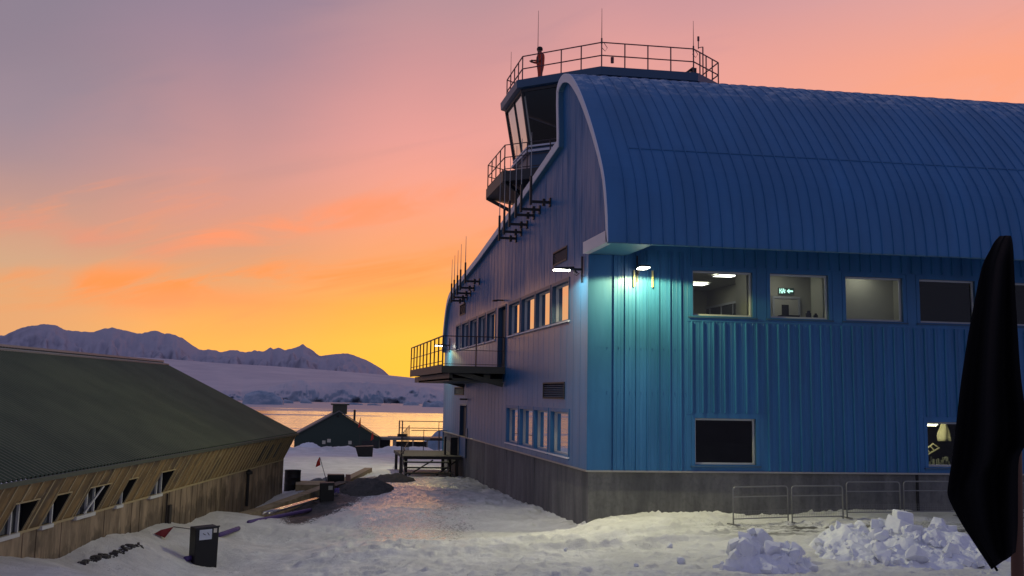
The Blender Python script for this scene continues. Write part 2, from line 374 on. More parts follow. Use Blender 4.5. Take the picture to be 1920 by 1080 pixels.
def ground(x, y):
    x = np.asarray(x, float); y = np.asarray(y, float); z = gbase(x, y)
    calm = np.clip((y-62)/10, 0, 1)
    z = z + fbm(x*.35, y*.35, 3, 3)*.10*(1-.3*calm)
    z = z + fbm(x*1.6, y*1.2, 4, 9)*.036*(1-.7*calm)
    # clods and boot marks
    c = vnoise(x*3.1, y*2.6, 21); c2 = vnoise(x*.45, y*.5, 33)
    soft = calm; calm = 1-(1-calm)*(.35+.65*np.clip((x-.02*y+1.2)/2.2, 0, 1))
    sst = lambda v, a, b: (lambda q: q*q*(3-2*q))(np.clip((v-a)/(b-a), 0, 1))
    z = z + sst(c, .66, .80)*.068*np.clip((c2-.38)*4, 0, 1)*(1-calm)
    z = z - sst(vnoise(x*3.0, y*2.3, 51), .70, .84)*.075*np.clip((vnoise(x*.4+9, y*.5, 52)-.30)*4, 0, 1)*(1-calm)
    z = z + sst(vnoise(x*8., y*7., 55), .72, .86)*.03*(1-calm)
    z = z + (fbm(x*5.5, y*4.5, 3, 71)*.036 + np.clip(vnoise(x*6.3, y*5.1, 75)-.68, 0, 1)*.26*np.clip((vnoise(x*.7, y*.8, 76)-.4)*4, 0, 1))*(1-calm)
    # wheel ruts that swing out from the corner of the building towards the near left
    u = y - (31.2 + .055*(x-3)**2*.35 - .12*(x-6)); m = np.clip((x+0)/3, 0, 1)*np.clip((13-x)/3, 0, 1)
    for o_, a_ in ((0., .15), (1.7, .12)):
        z = z + m*a_*(np.exp(-((u-o_+.35)/.26)**2) - 1.1*np.exp(-((u-o_)/.22)**2))*(1+.6*fbm(x*3, y*3, 3, 91))
    # berm ploughed up in front of the little green shed
    z = z + np.exp(-((y-98-.04*x)/2.2)**2)*(.42+.35*fbm(x*.8, y*.8, 4, 77))*np.clip((x+14)/6, 0, 1)
    # wind scoop edge in the flat snow beyond the hut
    z = z + .35/(1+np.exp(-(y-74-1.5*(x-2))*1.2))*np.clip((90-y)/12, 0, 1)*np.clip((y-58)/6, 0, 1)
    # rough drift thrown against the side wall
    dw = np.clip((x-8.9)/1., 0, 1)*np.exp(-((y-35.3)/.7)**2)
    z = z + dw*(.035*fbm(x*2.2, y*2.2, 4, 61))
    gw_ = np.exp(-((x-8.3)/.6)**2)*np.clip((y-37)/3, 0, 1)*np.clip((64-y)/3, 0, 1)
    rd = np.exp(-((x-(.06*y+1.6))/2.1)**2)*np.clip((y-31)/4, 0, 1)*np.clip((66-y)/5, 0, 1)
    z = z*(1-.75*rd) + .75*rd*(gbase(x, y)+.03*fbm(x*1.2, y*.5, 3, 19)+.012*fbm(x*7, y*5, 2, 20))
    z = z + gw_*.16*fbm(x*1.5, y*.9, 4, 63)
    return z
def gz(x, y): return float(ground(np.array([x]), np.array([y]))[0])
def axis(segs):
    o = []
    for a, b, s in segs: o += list(np.arange(a, b, s))
    return np.array(o + [segs[-1][1]])
def grid_obj(name, X, Y, Z, m, **k):
    ny, nx = X.shape
    v = np.stack([X, Y, Z], -1).reshape(-1, 3)
    i = np.arange(nx*ny).reshape(ny, nx)
    f = np.stack([i[:-1, :-1], i[:-1, 1:], i[1:, 1:], i[1:, :-1]], -1).reshape(-1, 4)
    me = bpy.data.meshes.new(name); me.from_pydata(v.tolist(), [], f.tolist())
    me.polygons.foreach_set('use_smooth', [True]*len(me.polygons)); me.materials.append(m)
    o = bpy.data.objects.new(name, me); C.objects.link(o); return tag(o, **k)
gxs = axis([(-120, -20, 5), (-20, -7, .6), (-7, 19, .066), (19, 30, .3), (30, 90, 4)])
gys = axis([(-30, 0, 3), (0, 24, .6), (24, 40, .066), (40, 66, .14), (66, 112, .5), (112, 126, 2)])
GX, GY = np.meshgrid(gxs, gys)
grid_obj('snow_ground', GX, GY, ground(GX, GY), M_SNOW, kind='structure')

# ------------------------------------------------------------------ sea, ice cap, mountains
SEA = -9.
def f_sea(t, b):
    p = t.pos(); x, y, z = t.xyz(p)
    w = t.noise(t.scale(p, (.10, .55, 1)), 1., 5., .6, .4)
    w2 = t.noise(t.scale(p, (.02, .10, 1)), 1., 4., .6, .8)
    pan = t.noise(t.scale(p, (.006, .022, 1)), 1., 4., .6, .5)
    b.inputs['Base Color'].default_value = (.02, .025, .035, 1)
    b.inputs['Specular IOR Level'].default_value = .9
    floe = t.mr(t.m('ADD', pan, t.mr(y, 380., 760., -.12, .20, 'LINEAR')), .50, .58)
    floe = t.m('MULTIPLY', floe, t.mr(y, 1300., 900.))
    brash = t.m('MULTIPLY', t.mr(w2, .54, .6), t.m('MULTIPLY', t.mr(x, 45., -25.), t.mr(y, 480., 300.)))
    ic = t.m('MAXIMUM', t.m('MULTIPLY', floe, .9), t.m('MULTIPLY', brash, .75))
    t.put(b.inputs['Base Color'], t.mix(ic, (.02, .025, .035), (.46, .44, .50)))
    t.put(b.inputs['Roughness'], t.mix(ic, (.09,)*3, (.6,)*3))
    n = t.node('ShaderNodeBump'); n.inputs['Strength'].default_value = .16; n.inputs['Distance'].default_value = .5
    t.put(n.inputs['Height'], t.m('ADD', w, t.m('MULTIPLY', w2, .6))); t.l.new(n.outputs[0], b.inputs['Normal'])
M_SEA = mat('sea_water', (.02, .025, .035), .1, build=f_sea)
MB().quad((-9000, 60, SEA), (12000, 60, SEA), (12000, 16000, SEA), (-9000, 16000, SEA)).build('sea', M_SEA)['kind'] = 'structure'

def f_mount(t, b):
    p = t.pos(); x, y, z = t.xyz(p)
    nz = t.normal_z()
    n = t.noise(t.scale(p, (.0014, .0009, .0022)), 1., 8., .66, .8)
    snow = t.mr(t.m('ADD', t.m('MULTIPLY', nz, .35), n), .62, .86)
    t.put(b.inputs['Base Color'], t.mix(snow, (.23, .23, .30), (.44, .41, .49)))
    b.inputs['Roughness'].default_value = .9; b.inputs['Specular IOR Level'].default_value = .1
M_MOUNT = mat('snowy_mountain_rock', (.4, .4, .5), .9, build=f_mount)
MT = [(-40,.030),(-30,.036),(-22,.033),(-16,.037),(-13.35,.0385),(-13.14,.039),(-12.75,.0431),(-12.09,.0472),(-11.61,.0482),(-11.12,.0484),(-10.66,.045),(-9.96,.0436),(-9.46,.0439),(-8.96,.0468),(-8.61,.0479),(-8.2,.046),(-7.52,.0436),(-7.11,.0446),(-6.91,.0464),(-6.65,.0468),(-6.33,.0439),(-6.23,.0445),(-5.99,.0441),(-5.54,.0413),(-5.1,.0363),(-4.72,.0318),(-4.3,.0327),(-4.09,.0322),(-3.75,.031),(-3.25,.0322),(-2.98,.0325),(-2.61,.0309),(-2.19,.0329),(-2.07,.032),(-1.79,.0323),(-1.46,.0354),(-1.34,.0343),(-1.09,.0361),(-.77,.0337),(-.49,.0349),(-.15,.0370),(.04,.0388),(.31,.036),(.84,.0297),(1.36,.0309),(1.88,.0323),(2.22,.0318),(3.05,.0271),(3.52,.0232),(3.88,.0193),(4.18,.0148),(4.8,.008),(6,.002),(9,-.002)]
ma = np.arange(-38, 8.5, .06)
ridge = np.interp(ma, [a for a, _ in MT], [h for _, h in MT])
tt = np.linspace(0, 1, 46)
A, T = np.meshgrid(ma, tt)
D = 4200 + 3300*T
Hh = ridge[None, :]*7500
rg = np.abs(fbm(A*.9+T*1.5, T*3.2+A*.2, 5, 5))
prof = T**1.25
Z = Hh*prof*(1-.55*(1-T)*rg*2.2) + 260*(fbm(A*2.3, T*5., 5, 15))*T*(1-T)*np.clip(Hh/250, 0, 1) - 40*(1-T)
Z[-1] = Hh[0] + fbm(ma*6, ma*0, 3, 8)*5*np.clip(Hh[0]/200, 0, 1)
X_ = np.sin(np.radians(A))*D; Y_ = np.cos(np.radians(A))*D
X_ = np.vstack([X_, (np.sin(np.radians(ma))*9000)[None]]); Y_ = np.vstack([Y_, (np.cos(np.radians(ma))*9000)[None]]); Z = np.vstack([Z, Z[-1:]*.2-40])
grid_obj('mountains', X_, Y_, Z, M_MOUNT, kind='structure')

def f_cap(t, b):
    p = t.pos(); nz = t.normal_z()
    n = t.noise(t.scale(p, (.012, .004, .02)), 1., 5., .6)
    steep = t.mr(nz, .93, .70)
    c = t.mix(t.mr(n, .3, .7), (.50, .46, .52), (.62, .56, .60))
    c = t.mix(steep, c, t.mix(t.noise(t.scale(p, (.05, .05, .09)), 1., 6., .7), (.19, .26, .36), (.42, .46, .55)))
    t.put(b.inputs['Base Color'], c); b.inputs['Roughness'].default_value = .75; b.inputs['Specular IOR Level'].default_value = .25
    bump(t, b, t.noise(t.scale(p, (.03, .03, .05)), 1., 6., .65), .6, 4.)
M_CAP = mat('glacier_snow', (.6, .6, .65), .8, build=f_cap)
CP = [(-60,.036),(-30,.034),(-20,.032),(-13.3,.0300),(-9.96,.026),(-6.46,.0243),(-4.06,.0219),(-1.36,.02025),(1.39,.0178),(4.18,.0148),(5.46,.0129),(6.87,.0103),(9,.006),(14,.002),(30,.0),(60,0)]
CL = [(-60,.002),(-12,.001),(-6,-.0015),(-4.46,-.00186),(-3.77,-.0003),(-2.65,-.0012),(-1.55,.0025),(-.19,.0091),(1.92,.0086),(4.45,.0081),(6.29,.0048),(7.01,.002),(10,-.002),(20,-.004),(60,-.004)]
ca = np.concatenate([np.arange(-60, -14, .6), np.arange(-14, 9, .045), np.arange(9, 60, .6)])
cap = np.interp(ca, [a for a, _ in CP], [h for _, h in CP]); clf = np.interp(ca, [a for a, _ in CL], [h for _, h in CL])
D0 = 1130.
rows = []
crag = fbm(ca*1.3, ca*0+.5, 5, 41); crag2 = fbm(ca*4., ca*0+2.5, 4, 43)
for i, q in enumerate(np.linspace(0, 1, 17)):                     # the ice front
    top = clf*D0 + crag*2.2 + crag2*1.0
    zz = SEA-.5 + (top-SEA+.5)*q**.85 + fbm(ca*2.4, ca*0+q*4, 5, 70)*3.0*math.sin(q*math.pi)
    dd = D0 - 20 + 70*q**1.6 + fbm(ca*1.9, ca*0+q*2.6+9, 5, 44)*26*(1-q*.55)
    rows.append((dd, zz))
for q in np.linspace(.03, 1, 26):                                 # the snow ramp behind
    dd = D0 + 50 + 1950*q + 0*ca
    hh = (D0+50)*clf*(1-q) + 0
    zz = hh*(1-q) + cap*3130*q**1.12 + fbm(ca*.35, ca*0+q*2.5, 3, 81)*9*q*(1-q) - 3*math.sin(q*math.pi)
    rows.append((dd, zz))
rows.append((3600+0*ca, cap*3130-60))
DD = np.array([r_[0] for r_ in rows]); ZZ = np.array([r_[1] for r_ in rows]); AA = np.radians(np.tile(ca, (len(rows), 1)))
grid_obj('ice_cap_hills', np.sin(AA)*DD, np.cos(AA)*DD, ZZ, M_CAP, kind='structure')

def f_berg(t, b):
    p = t.pos()
    n = t.noise(t.scale(p, (.12, .12, .2)), 1., 6., .65)
    t.put(b.inputs['Base Color'], t.mix(t.mr(n, .35, .65), (.20, .29, .40), (.42, .47, .56)))
    b.inputs['Roughness'].default_value = .55; b.inputs['Specular IOR Level'].default_value = .3
    bump(t, b, n, .6, 1.)
M_BERG = mat('glacier_ice', (.3, .4, .5), .5, build=f_berg)
def berg(cx, cy, w, h, seed, label, prof, depth=None):
    """a lump of floating ice: a stepped hull whose skyline follows prof"""
    r = random.Random(seed); dp = depth or w*.6
    nx, ny = 22, 9; xs = np.linspace(0, 1, nx); vs = []; 
    hp = np.interp(xs, [a for a, _ in prof], [b_ for _, b_ in prof])
    X, Yq = np.meshgrid(xs, np.linspace(0, 1, ny))
    edge = np.clip(np.minimum(Yq, 1-Yq)*5, 0, 1)**.5*np.clip(np.minimum(X, 1-X)*12, 0, 1)**.6
    Zq = edge*hp[None]*(.86+.28*fbm(X*4+seed, Yq*3, 4, seed)) *h
    px = (X-.5)*w + fbm(X*3, Yq*3+seed, 3, seed+5)*w*.05*edge; pyy = (Yq-.5)*dp*(1+.2*np.sin(X*6+seed))
    o = grid_obj('iceberg', px, pyy, Zq-.3*h*(1-edge), M_BERG, label=label, cat='iceberg', group='icebergs below the ice cliffs')
    for pl in o.data.polygons: pl.use_smooth = False
    o.location = (cx, cy, SEA)
    return o
berg(-24.4, 830, 29, 10.4, 1, 'largest blue iceberg, a broad block with a flat sloping top', [(0,.55),(.1,.75),(.3,.98),(.5,1),(.75,.8),(.97,.45),(1,.3)])
berg(-8.5, 931, 8.5, 3.6, 2, 'low berg piece just right of the broad block berg', [(0,.9),(.4,.8),(1,.3)])
berg(5.2, 957, 10, 4.2, 3, 'small humped berg left of the shed chimney', [(0,.4),(.3,1),(.6,.8),(1,.2)])
berg(60, 1085, 9, 8.6, 4, 'left of the pair of pale bergs below the cliffs', [(0,.4),(.25,1),(.6,.8),(1,.25)])
berg(68.5, 1080, 14, 8.6, 5, 'right and wider of the pair of pale bergs below the cliffs', [(0,.35),(.2,.9),(.55,1),(.8,.75),(1,.3)])
berg(86, 934, 14, 4.0, 6, 'flat iceberg in the floe close to the blue wall', [(0,.3),(.3,.8),(.7,.7),(1,.4)])
berg(93.5, 842, 17, 5.2, 7, 'jagged iceberg half hidden by the corner of the blue wall', [(0,.5),(.15,.9),(.4,.6),(.7,1),(1,.6)])
berg(40, 905, 16, 1.6, 8, 'long low ice raft in the far floe', [(0,.4),(.5,1),(1,.4)], 5)
berg(54, 880, 11, 1.4, 9, 'short low ice raft right of the long raft', [(0,.5),(.5,1),(1,.5)], 4)
berg(20.5, 180, 7.6, 4.4, 12, 'near iceberg at the shore beside the far corner of the blue wall', [(0,.12),(.25,.5),(.6,.85),(.8,1),(1,.7)], 6)

# ------------------------------------------------------------------ the blue building
XC, YC = 8.745, 35.853           # near corner
XT = 8.55                        # face of the gable trim
XE, YF = 70., 73.3               # far end and far side
ZP = -2.23                       # top of the plinth
bld = thing('station_building', (XC, YC, -4.2), 'large light blue metal clad building with a high barrel curved roof', 'building')
# profile of the gable (y, z) from the near eave round the crest and down the long slope
PROF = [(32.85,4.46),(32.86,4.70),(32.93,5.30),(33.21,6.28),(33.67,7.02),(34.56,8.04),(35.43,8.92),(36.48,9.85),(37.36,10.48),(38.0,10.84),(38.53,11.02),(39.1,11.15),(39.57,11.14),(40.0,11.02),(40.18,10.8),(40.18,10.3),(40.02,9.1),(40.02,8.95)]
SLOPE = [(40.02,8.95),(44.25,8.47),(48.3,8.03),(53.1,7.52),(58.9,6.96),(63.8,6.56),(67.9,6.27),(70.0,6.06),(71.1,5.78),(71.9,5.3),(72.6,4.5),(73.1,3.6),(73.3,2.6)]
def smooth_poly(p, n=3):
    p = [Vector((a, b)) for a, b in p]
    for _ in range(n):
        q = [p[0]]
        for a, b in zip(p[:-1], p[1:]): q += [a*.75+b*.25, a*.25+b*.75]
        p = q + [p[-1]]
    return [(a.x, a.y) for a in p]
NEAR = smooth_poly(PROF[:15], 1) + PROF[15:]
FULL = NEAR + SLOPE[1:7] + smooth_poly(SLOPE[6:], 1)[1:]
def top_at(y):
    ys = [p[0] for p in SLOPE]; zs = [p[1] for p in SLOPE]
    if y >= 40.02: return float(np.interp(y, ys, zs))
    i = max(range(len(NEAR)), key=lambda j: NEAR[j][1])
    return float(np.interp(y, [p[0] for p in NEAR[:i+1]], [p[1] for p in NEAR[:i+1]])) if y < NEAR[i][0] else NEAR[i][1]-.02

def inset(poly, d, taper=None):
    """offset an open polyline to its right-hand side (into the building)"""
    P = [Vector(p) for p in poly]; out = []
    for i, p in enumerate(P):
        a = (P[i]-P[i-1]).normalized() if i else None; b = (P[i+1]-P[i]).normalized() if i < len(P)-1 else None
        a = a or b; b = b or a; tn = (a+b).normalized(); n = Vector((tn.y, -tn.x)); k_ = 1/max(.5, n.dot(Vector((a.y, -a.x))))
        out.append(p + n*(taper(p) if taper else d)*k_)
    return [(v.x, v.y) for v in out]
# trim: band of 0.3 m following the whole outline, standing proud of the gable sheet
IN = inset(FULL, .30, lambda p: .16 + .14*min(1, max(0, (p.x-33.5)/4.)))
IN = [(y, max(z, 2.2)) for y, z in IN]
tr = MB()
for (a, b, c, d) in zip(FULL[:-1], FULL[1:], IN[1:], IN[:-1]):
    tr.hexa([(XT, *a), (XT, *b), (XT, *c), (XT, *d), (XT+.035, *a), (XT+.035, *b), (XT+.035, *c), (XT+.035, *d)])
rt = MB()
for (a, b, c, d) in zip(FULL[:-1], FULL[1:], IN[1:], IN[:-1]):
    rt.quad((XT+.03, *c), (XT+.03, *d), (XC+.02, *d), (XC+.02, *c))
rt.build('trim_return', M_SOFFIT, bld)
# return of the trim under the eave back to the corner
tr.hexa([(XT, 32.86, 4.44), (XT, YC-.02, 4.44), (XT, YC-.02, 4.80), (XT, 33.0, 4.80), (XC+.01, 32.86, 4.44), (XC+.01, YC-.02, 4.44), (XC+.01, YC-.02, 4.80), (XC+.01, 33.0, 4.80)])
tr.build('gable_trim', M_TRIM, bld)

# gable wall with openings
class Wall:
    """a sheet wall in (u, v) with rectangular openings; f maps (u, v, depth) to the world"""
    def __init__(s, f): s.f = f; s.open = []
    def sheet(s, mb, us, v0, topf):
        us = sorted(set([round(u, 4) for u in us] + [round(e, 4) for o in s.open for e in o[:2]]))
        for a, b in zip(us[:-1], us[1:]):
            if b-a < 1e-3: continue
            mid = (a+b)/2; cuts = sorted((o[2], o[3]) for o in s.open if o[0] < mid < o[1])
            lo = v0; segs = []
            for c0, c1 in cuts: segs.append((lo, c0, False)); lo = c1
            segs.append((lo, None, True))
            for z0, z1, is_top in segs:
                ta, tb = (topf(a), topf(b)) if is_top else (z1, z1)
                mb.quad(s.f(a, z0, 0), s.f(b, z0, 0), s.f(b, tb, 0), s.f(a, ta, 0))
def rect_frame(mb, f, u0, u1, v0, v1, w, d0, d1):
    for a, b, c, d in ((u0, u1, v0, v0+w), (u0, u1, v1-w, v1), (u0, u0+w, v0+w, v1-w), (u1-w, u1, v0+w, v1-w)):
        mb.hexa([f(a, c, d0), f(b, c, d0), f(b, c, d1), f(a, c, d1), f(a, d, d0), f(b, d, d0), f(b, d, d1), f(a, d, d1)])
def reveal(mb, f, u0, u1, v0, v1, dep):
    for (a, b) in (((u0, v0), (u1, v0)), ((u1, v0), (u1, v1)), ((u1, v1), (u0, v1)), ((u0, v1), (u0, v0))):
        mb.quad(f(*a, 0), f(*b, 0), f(*b, dep), f(*a, dep))
def window(f, u0, u1, v0, v1, dep, parent, glass, fw=.055, frame=None, rev=None, band=.12):
    w = MB(); w.cur = 0; rect_frame(w, f, u0+.004, u1-.004, v0+.004, v1-.004, fw, dep-.05, dep+.03)
    w.cur = 1; reveal(w, f, u0, u1, v0, v1, dep)
    w.cur = 2
    rect_frame(w, f, u0-band, u1+band, v0-band, v1+band, band-.003, -.022, .01)
    o = w.build('window', [frame or M_FRAME, rev or M_DKBLUE, rev or M_PAINT], parent)
    p = MB(); p.quad(f(u0+fw, v0+fw, dep), f(u1-fw, v0+fw, dep), f(u1-fw, v1-fw, dep), f(u0+fw, v1-fw, dep)).build('pane', glass, o)
    s_ = MB(); s_.hexa([f(u0-band-.03, v0-.075, -.07), f(u1+band+.03, v0-.075, -.07), f(u1+band+.03, v0-.075, .02), f(u0-band-.03, v0-.075, .02), f(u0-band-.03, v0-.03, -.06), f(u1+band+.03, v0-.03, -.06), f(u1+band+.03, v0-.03, .02), f(u0-band-.03, v0-.03, .02)])
    s_.build('sill', M_DKBLUE if glass is M_GLASS else M_TRIM, o)
    return o

gf = lambda u, v, d: (XC+d, u, v)
G = Wall(gf)
UPW = [(38.62,41.24),(41.66,44.26),(44.56,47.28),(47.72,50.24),(53.95,56.4),(57.03,59.2),(59.9,62.25),(62.85,65.42),(66.05,67.94)]
LOW = [(38.45,41.24),(41.79,44.24),(44.55,47.22),(47.69,50.34)]
for a, b in UPW: G.open.append((a, b, 2.55, 3.86))
for a, b in LOW: G.open.append((a, b, -1.93, -.52))
G.open.append((51.05, 53.0, 1.2, 3.9)); G.open.append((62.9, 65.3, -3.3, -.6))
LOUV = [(38.95, 41.15, 4.62, 5.06), (64.25, 66.5, 4.42, 4.98), (39.1, 42.64, -.06, .46), (64.1, 67.9, 0., .39)]
for l_ in LOUV: G.open.append(l_)
gw = MB()
G.open = [(a, b, min(c, d), max(c, d)) for a, b, c, d in G.open]
us = list(np.arange(YC, YF, .5)) + [YF, 39.57, 40.02]
G.sheet(gw, us, ZP, lambda y: max(top_at(y)-.12, ZP+.1))
# the part of the gable that leans out under the near curve of the roof
yy = sorted(set([32.9+.2*i for i in range(15)] + [YC]))
yy = [q for q in yy if q <= YC]
for a, b in zip(yy[:-1], yy[1:]): gw.quad(gf(a, 4.5, 0), gf(b, 4.5, 0), gf(b, top_at(b)-.12, 0), gf(a, max(4.52, top_at(a)-.12), 0))
# standing joints in the sheeting
for y in np.arange(36.9, 73, .98):
    y += random.uniform(-.02, .02)
    segs = [(ZP+.03, top_at(y)-.3)]
    for o in G.open:
        if o[0]-.16 < y < o[1]+.16:
            segs = [q for s_ in segs for q in ((s_[0], min(s_[1], o[2]-.16)), (max(s_[0], o[3]+.16), s_[1])) if q[1]-q[0] > .05]
    for z0, z1 in segs: gw.box(XC-.005, XC+.004, y-.006, y+.006, z0, z1)
gw.build('gable_wall', M_GABLE, bld)
for i, (a, b) in enumerate(UPW): window(gf, a, b, 2.55, 3.86, .17, bld, M_GLASS_D, frame=M_FRAME, rev=M_DKBLUE)
for a, b in LOW: window(gf, a, b, -1.93, -.52, .17, bld, M_GLASS_D, frame=M_FRAME, rev=M_PAINT)
def door(u0, u1, v0, v1, name='door'):
    d = MB(); d.cur = 0
    d.hexa([gf(u0+.08, v0, .16), gf(u1-.08, v0, .16), gf(u1-.08, v0, .22), gf(u0+.08, v0, .22), gf(u0+.08, v1-.08, .16), gf(u1-.08, v1-.08, .16), gf(u1-.08, v1-.08, .22), gf(u0+.08, v1-.08, .22)])
    d.cur = 1; reveal(d, gf, u0, u1, v0, v1, .24); rect_frame(d, gf, u0-.07, u1+.07, v0-.02, v1+.07, .067, -.03, .01)
    o = d.build(name, [M_DARK, M_DKBLUE], bld)
    MB().tube([gf(u0+.35, v0+.9, .15), gf(u0+.35, v0+.9, .08), gf(u0+.35, v0+1.25, .08), gf(u0+.35, v0+1.25, .15)], .018).build('handle', M_GALV, o)
door(51.05, 53.0, 1.2, 3.9); door(62.9, 65.3, -3.3, -.6)
for a, b, c, d in LOUV:
    l = MB(); l.cur = 0; rect_frame(l, gf, a-.02, b+.02, c-.03, d+.03, .05, -.03, .14)
    l.quad(gf(a, c, .13), gf(b, c, .13), gf(b, d, .13), gf(a, d, .13))
    l.cur = 1; n_ = 7
    for i in range(n_):
        z = c+.04+(d-c-.08)*(i+.5)/n_; hz = (d-c)/n_*.32
        l.hexa([gf(a+.03, z-hz, -.0), gf(b-.03, z-hz, -.0), gf(b-.03, z+hz*.6, .11), gf(a+.03, z+hz*.6, .11), gf(a+.03, z-hz+.015, -.0), gf(b-.03, z-hz+.015, -.0), gf(b-.03, z+hz*.6+.015, .11), gf(a+.03, z+hz*.6+.015, .11)])
    l.build('louvre_vent', [M_DARK, M_DKBLUE], bld)

# side wall (faces the camera)
sf = lambda u, v, d: (u, YC+d, v)
S = Wall(sf)
SW = [(12.15+2.6*i, 14.15+2.6*i) for i in range(12)]
SL = [(12.2, 14.2), (20.05, 22.05), (27.9, 29.9)]
for a, b in SW: S.open.append((a, b, 2.62, 4.05))
for a, b in SL: S.open.append((a, b, -2.01, -.59))
sw = MB()
S.sheet(sw, list(np.arange(XC, XE, 6.)) + [XE], ZP, lambda u: 6.4)
# wide corner flashing
sw.box(XC-.02, XC+.50, YC-.022, YC+.0, ZP+.02, 4.42)
def rib(x, z0, z1):
    w0, w1, d = .024, .014, .070
    sw.hexa([(x-w0, YC, z0), (x+w0, YC, z0), (x+w1, YC-d, z0), (x-w1, YC-d, z0), (x-w0, YC, z1), (x+w0, YC, z1), (x+w1, YC-d, z1), (x-w1, YC-d, z1)])
def minor(x, z0, z1):
    sw.hexa([(x-.014, YC, z0), (x+.014, YC, z0), (x+.006, YC-.008, z0), (x-.006, YC-.008, z0), (x-.014, YC, z1), (x+.014, YC, z1), (x+.006, YC-.008, z1), (x-.006, YC-.008, z1)])
x = 12.1-.362*7
while x < XE:
    if x < 11.95: zs = [(ZP+.03, 4.6)]
    else:
        zs = [(ZP+.03, 2.43)]
        for a, b in SL:
            if a-.30 < x < b+.30: zs = [(-.42, 2.43)]
        zs.append((4.22, 5.6))
    for z0, z1 in zs:
        rib(x, z0, z1)
        if z0 < 3 and x < 26:
            for dx in (.12, .24): minor(x+dx, z0, z1)
    x += .362
# flat surrounds between and around the windows
sw.box(11.95, XE-1, YC-.018, YC, 2.43, 2.495)
for i, (a, b) in enumerate(SW):
    sw.box(b+.14, b+.46, YC-.016, YC, 2.5, 4.2)
for a, b in SL:
    sw.box(a-.28, b+.28, YC-.02, YC, -.47, -.425)
    sw.box(a-.28, a-.125, YC-.012, YC, ZP+.04, -.475); sw.box(b+.125, b+.28, YC-.012, YC, ZP+.04, -.475)
# fixing screws
for z in (1.55, .2):
    for x in np.arange(9., 12., .181): sw.box(x-.012, x+.012, YC-.03, YC, z-.012, z+.012)
sw.build('side_wall', M_PAINT, bld)
for i, (a, b) in enumerate(SW): window(sf, a, b, 2.62, 4.05, .16, bld, M_GLASS)
for a, b in SL: window(sf, a, b, -2.01, -.59, .16, bld, M_GLASS)
# plinth
pl = MB()
pl.box(XC+.06, XE, YC+.06, YF-.05, -5.5, ZP-.03)
for y in (44.4, 50.6, 56.8, 63): pl.box(XC+.045, XC+.06, y-.02, y+.02, -5.5, ZP-.03)
pl.build('plinth', M_CONC, bld)
dj = MB()
dj.box(19.62, 19.70, YC+.02, YC+.06, -4.4, ZP-.04)
dj.build('drainpipe', M_BLACK, bld)
dt = MB(); dt.box(XC-.03, XE, YC-.035, YC+.1, ZP-.03, ZP+.02); dt.box(XC-.03, XC+.1, YC+.1, YF, ZP-.03, ZP+.02)
dt.build('drip_trim', M_DRIP, bld)
# far walls and inside lining close the shell
fw_ = MB()
fw_.quad((XC, YF, -5.), (XE, YF, -5.), (XE, YF, 2.7), (XC, YF, 2.7))
fw_.quad((XE, YC, -5.), (XE, YF, -5.), (XE, YF, 6.3), (XE, YC, 6.3))
fw_.build('rear_wall', M_PAINT, bld)
# roof sheets
rf = MB()
i_top = 0
for a, b in zip(FULL[:-1], FULL[1:]):
    rf.quad((XT+.025, a[0], a[1]-.006), (XE, a[0], a[1]-.006), (XE, b[0], b[1]-.006), (XT+.025, b[0], b[1]-.006))
NR = [p for p in NEAR if p[1] > 4.5 or p[0] < 33][:-2]
def seam(mb, x, pts, w, h):
    I = inset(pts, -h)
    for (a, b, c, d) in zip(pts[:-1], pts[1:], I[1:], I[:-1]):
        mb.hexa([(x-w, *a), (x+w, *a), (x+w, *b), (x-w, *b), (x-w*.4, *d), (x+w*.4, *d), (x+w*.4, *c), (x-w*.4, *c)])
x = XT+.62; j = 0
NRS = [(y, z-.03) for y, z in NR]
while x < XE:
    big = j % 2 == 0
    seam(rf, x, NRS, .030 if big else .02, .052 if big else .041); x += .362; j += 1
# lap joint across the sheets
yl = 34.0
for q in range(len(NR)-1):
    if NR[q][1] <= 7.55 < NR[q+1][1]:
        a, b = NR[q], NR[q+1]; k_ = (7.55-a[1])/(b[1]-a[1]); yl = a[0]+(b[0]-a[0])*k_
rf.box(XT+1.0, XE, yl-.03, yl+.02, 7.53, 7.56)
rf.build('roof', M_ROOF, bld)
# eave: lip and soffit
ev = MB()
ev.box(XT+.04, XE, 32.86, 33.02, 4.42, 4.50)
ev.box(XC+.01, 9.95, 33.02, YC, 4.44, 4.52)
ev.prism([(9.95, 33.02, 4.44), (9.95, YC, 4.44), (10.05, YC, 4.60), (10.05, 33.02, 4.60)], (.02, 0, 0))
ev.quad((9.95, 33.02, 4.50), (XE, 33.02, 4.50), (XE, YC, 5.5), (9.95, YC, 5.5))
ev.build('eave_soffit', M_SOFFIT, bld)

# balcony on the gable
bal = thing('balcony', (XC, 51, 1.2), None, None); bal.parent = bld; bal.location = Vector((XC, 51, 1.2))-bld.location
bd = MB()
X0, Y0, Y1 = 6.0, 51.0, 66.0
bd.box(X0, XC-.02, Y0, Y1, 1.12, 1.20)
bd.box(X0-.04, X0+.02, Y0-.04, Y1, .92, 1.28); bd.box(X0, XC-.02, Y0-.06, Y0, .92, 1.22)
for y in np.arange(Y0+.6, Y1, 1.65): bd.bar((X0+.1, y, 1.02), (XC-.03, y, 1.02), .10, .18)
for y in (Y0+.25, Y1-2.5): bd.bar((X0+.5, y, .98), (XC-.05, y, .45), .16, .2)
bd.box(X0+.35, XC-.03, Y0+.4, Y1-1.2, .58, .70); bd.box(X0+.35, X0+.5, Y0+.4, Y1+1.2, .62, .92); bd.box(XC-.9, XC-.6, Y0+.3, Y1-1, .7, 1.1)
bd.build('deck', M_DARK, bal)
br = MB()
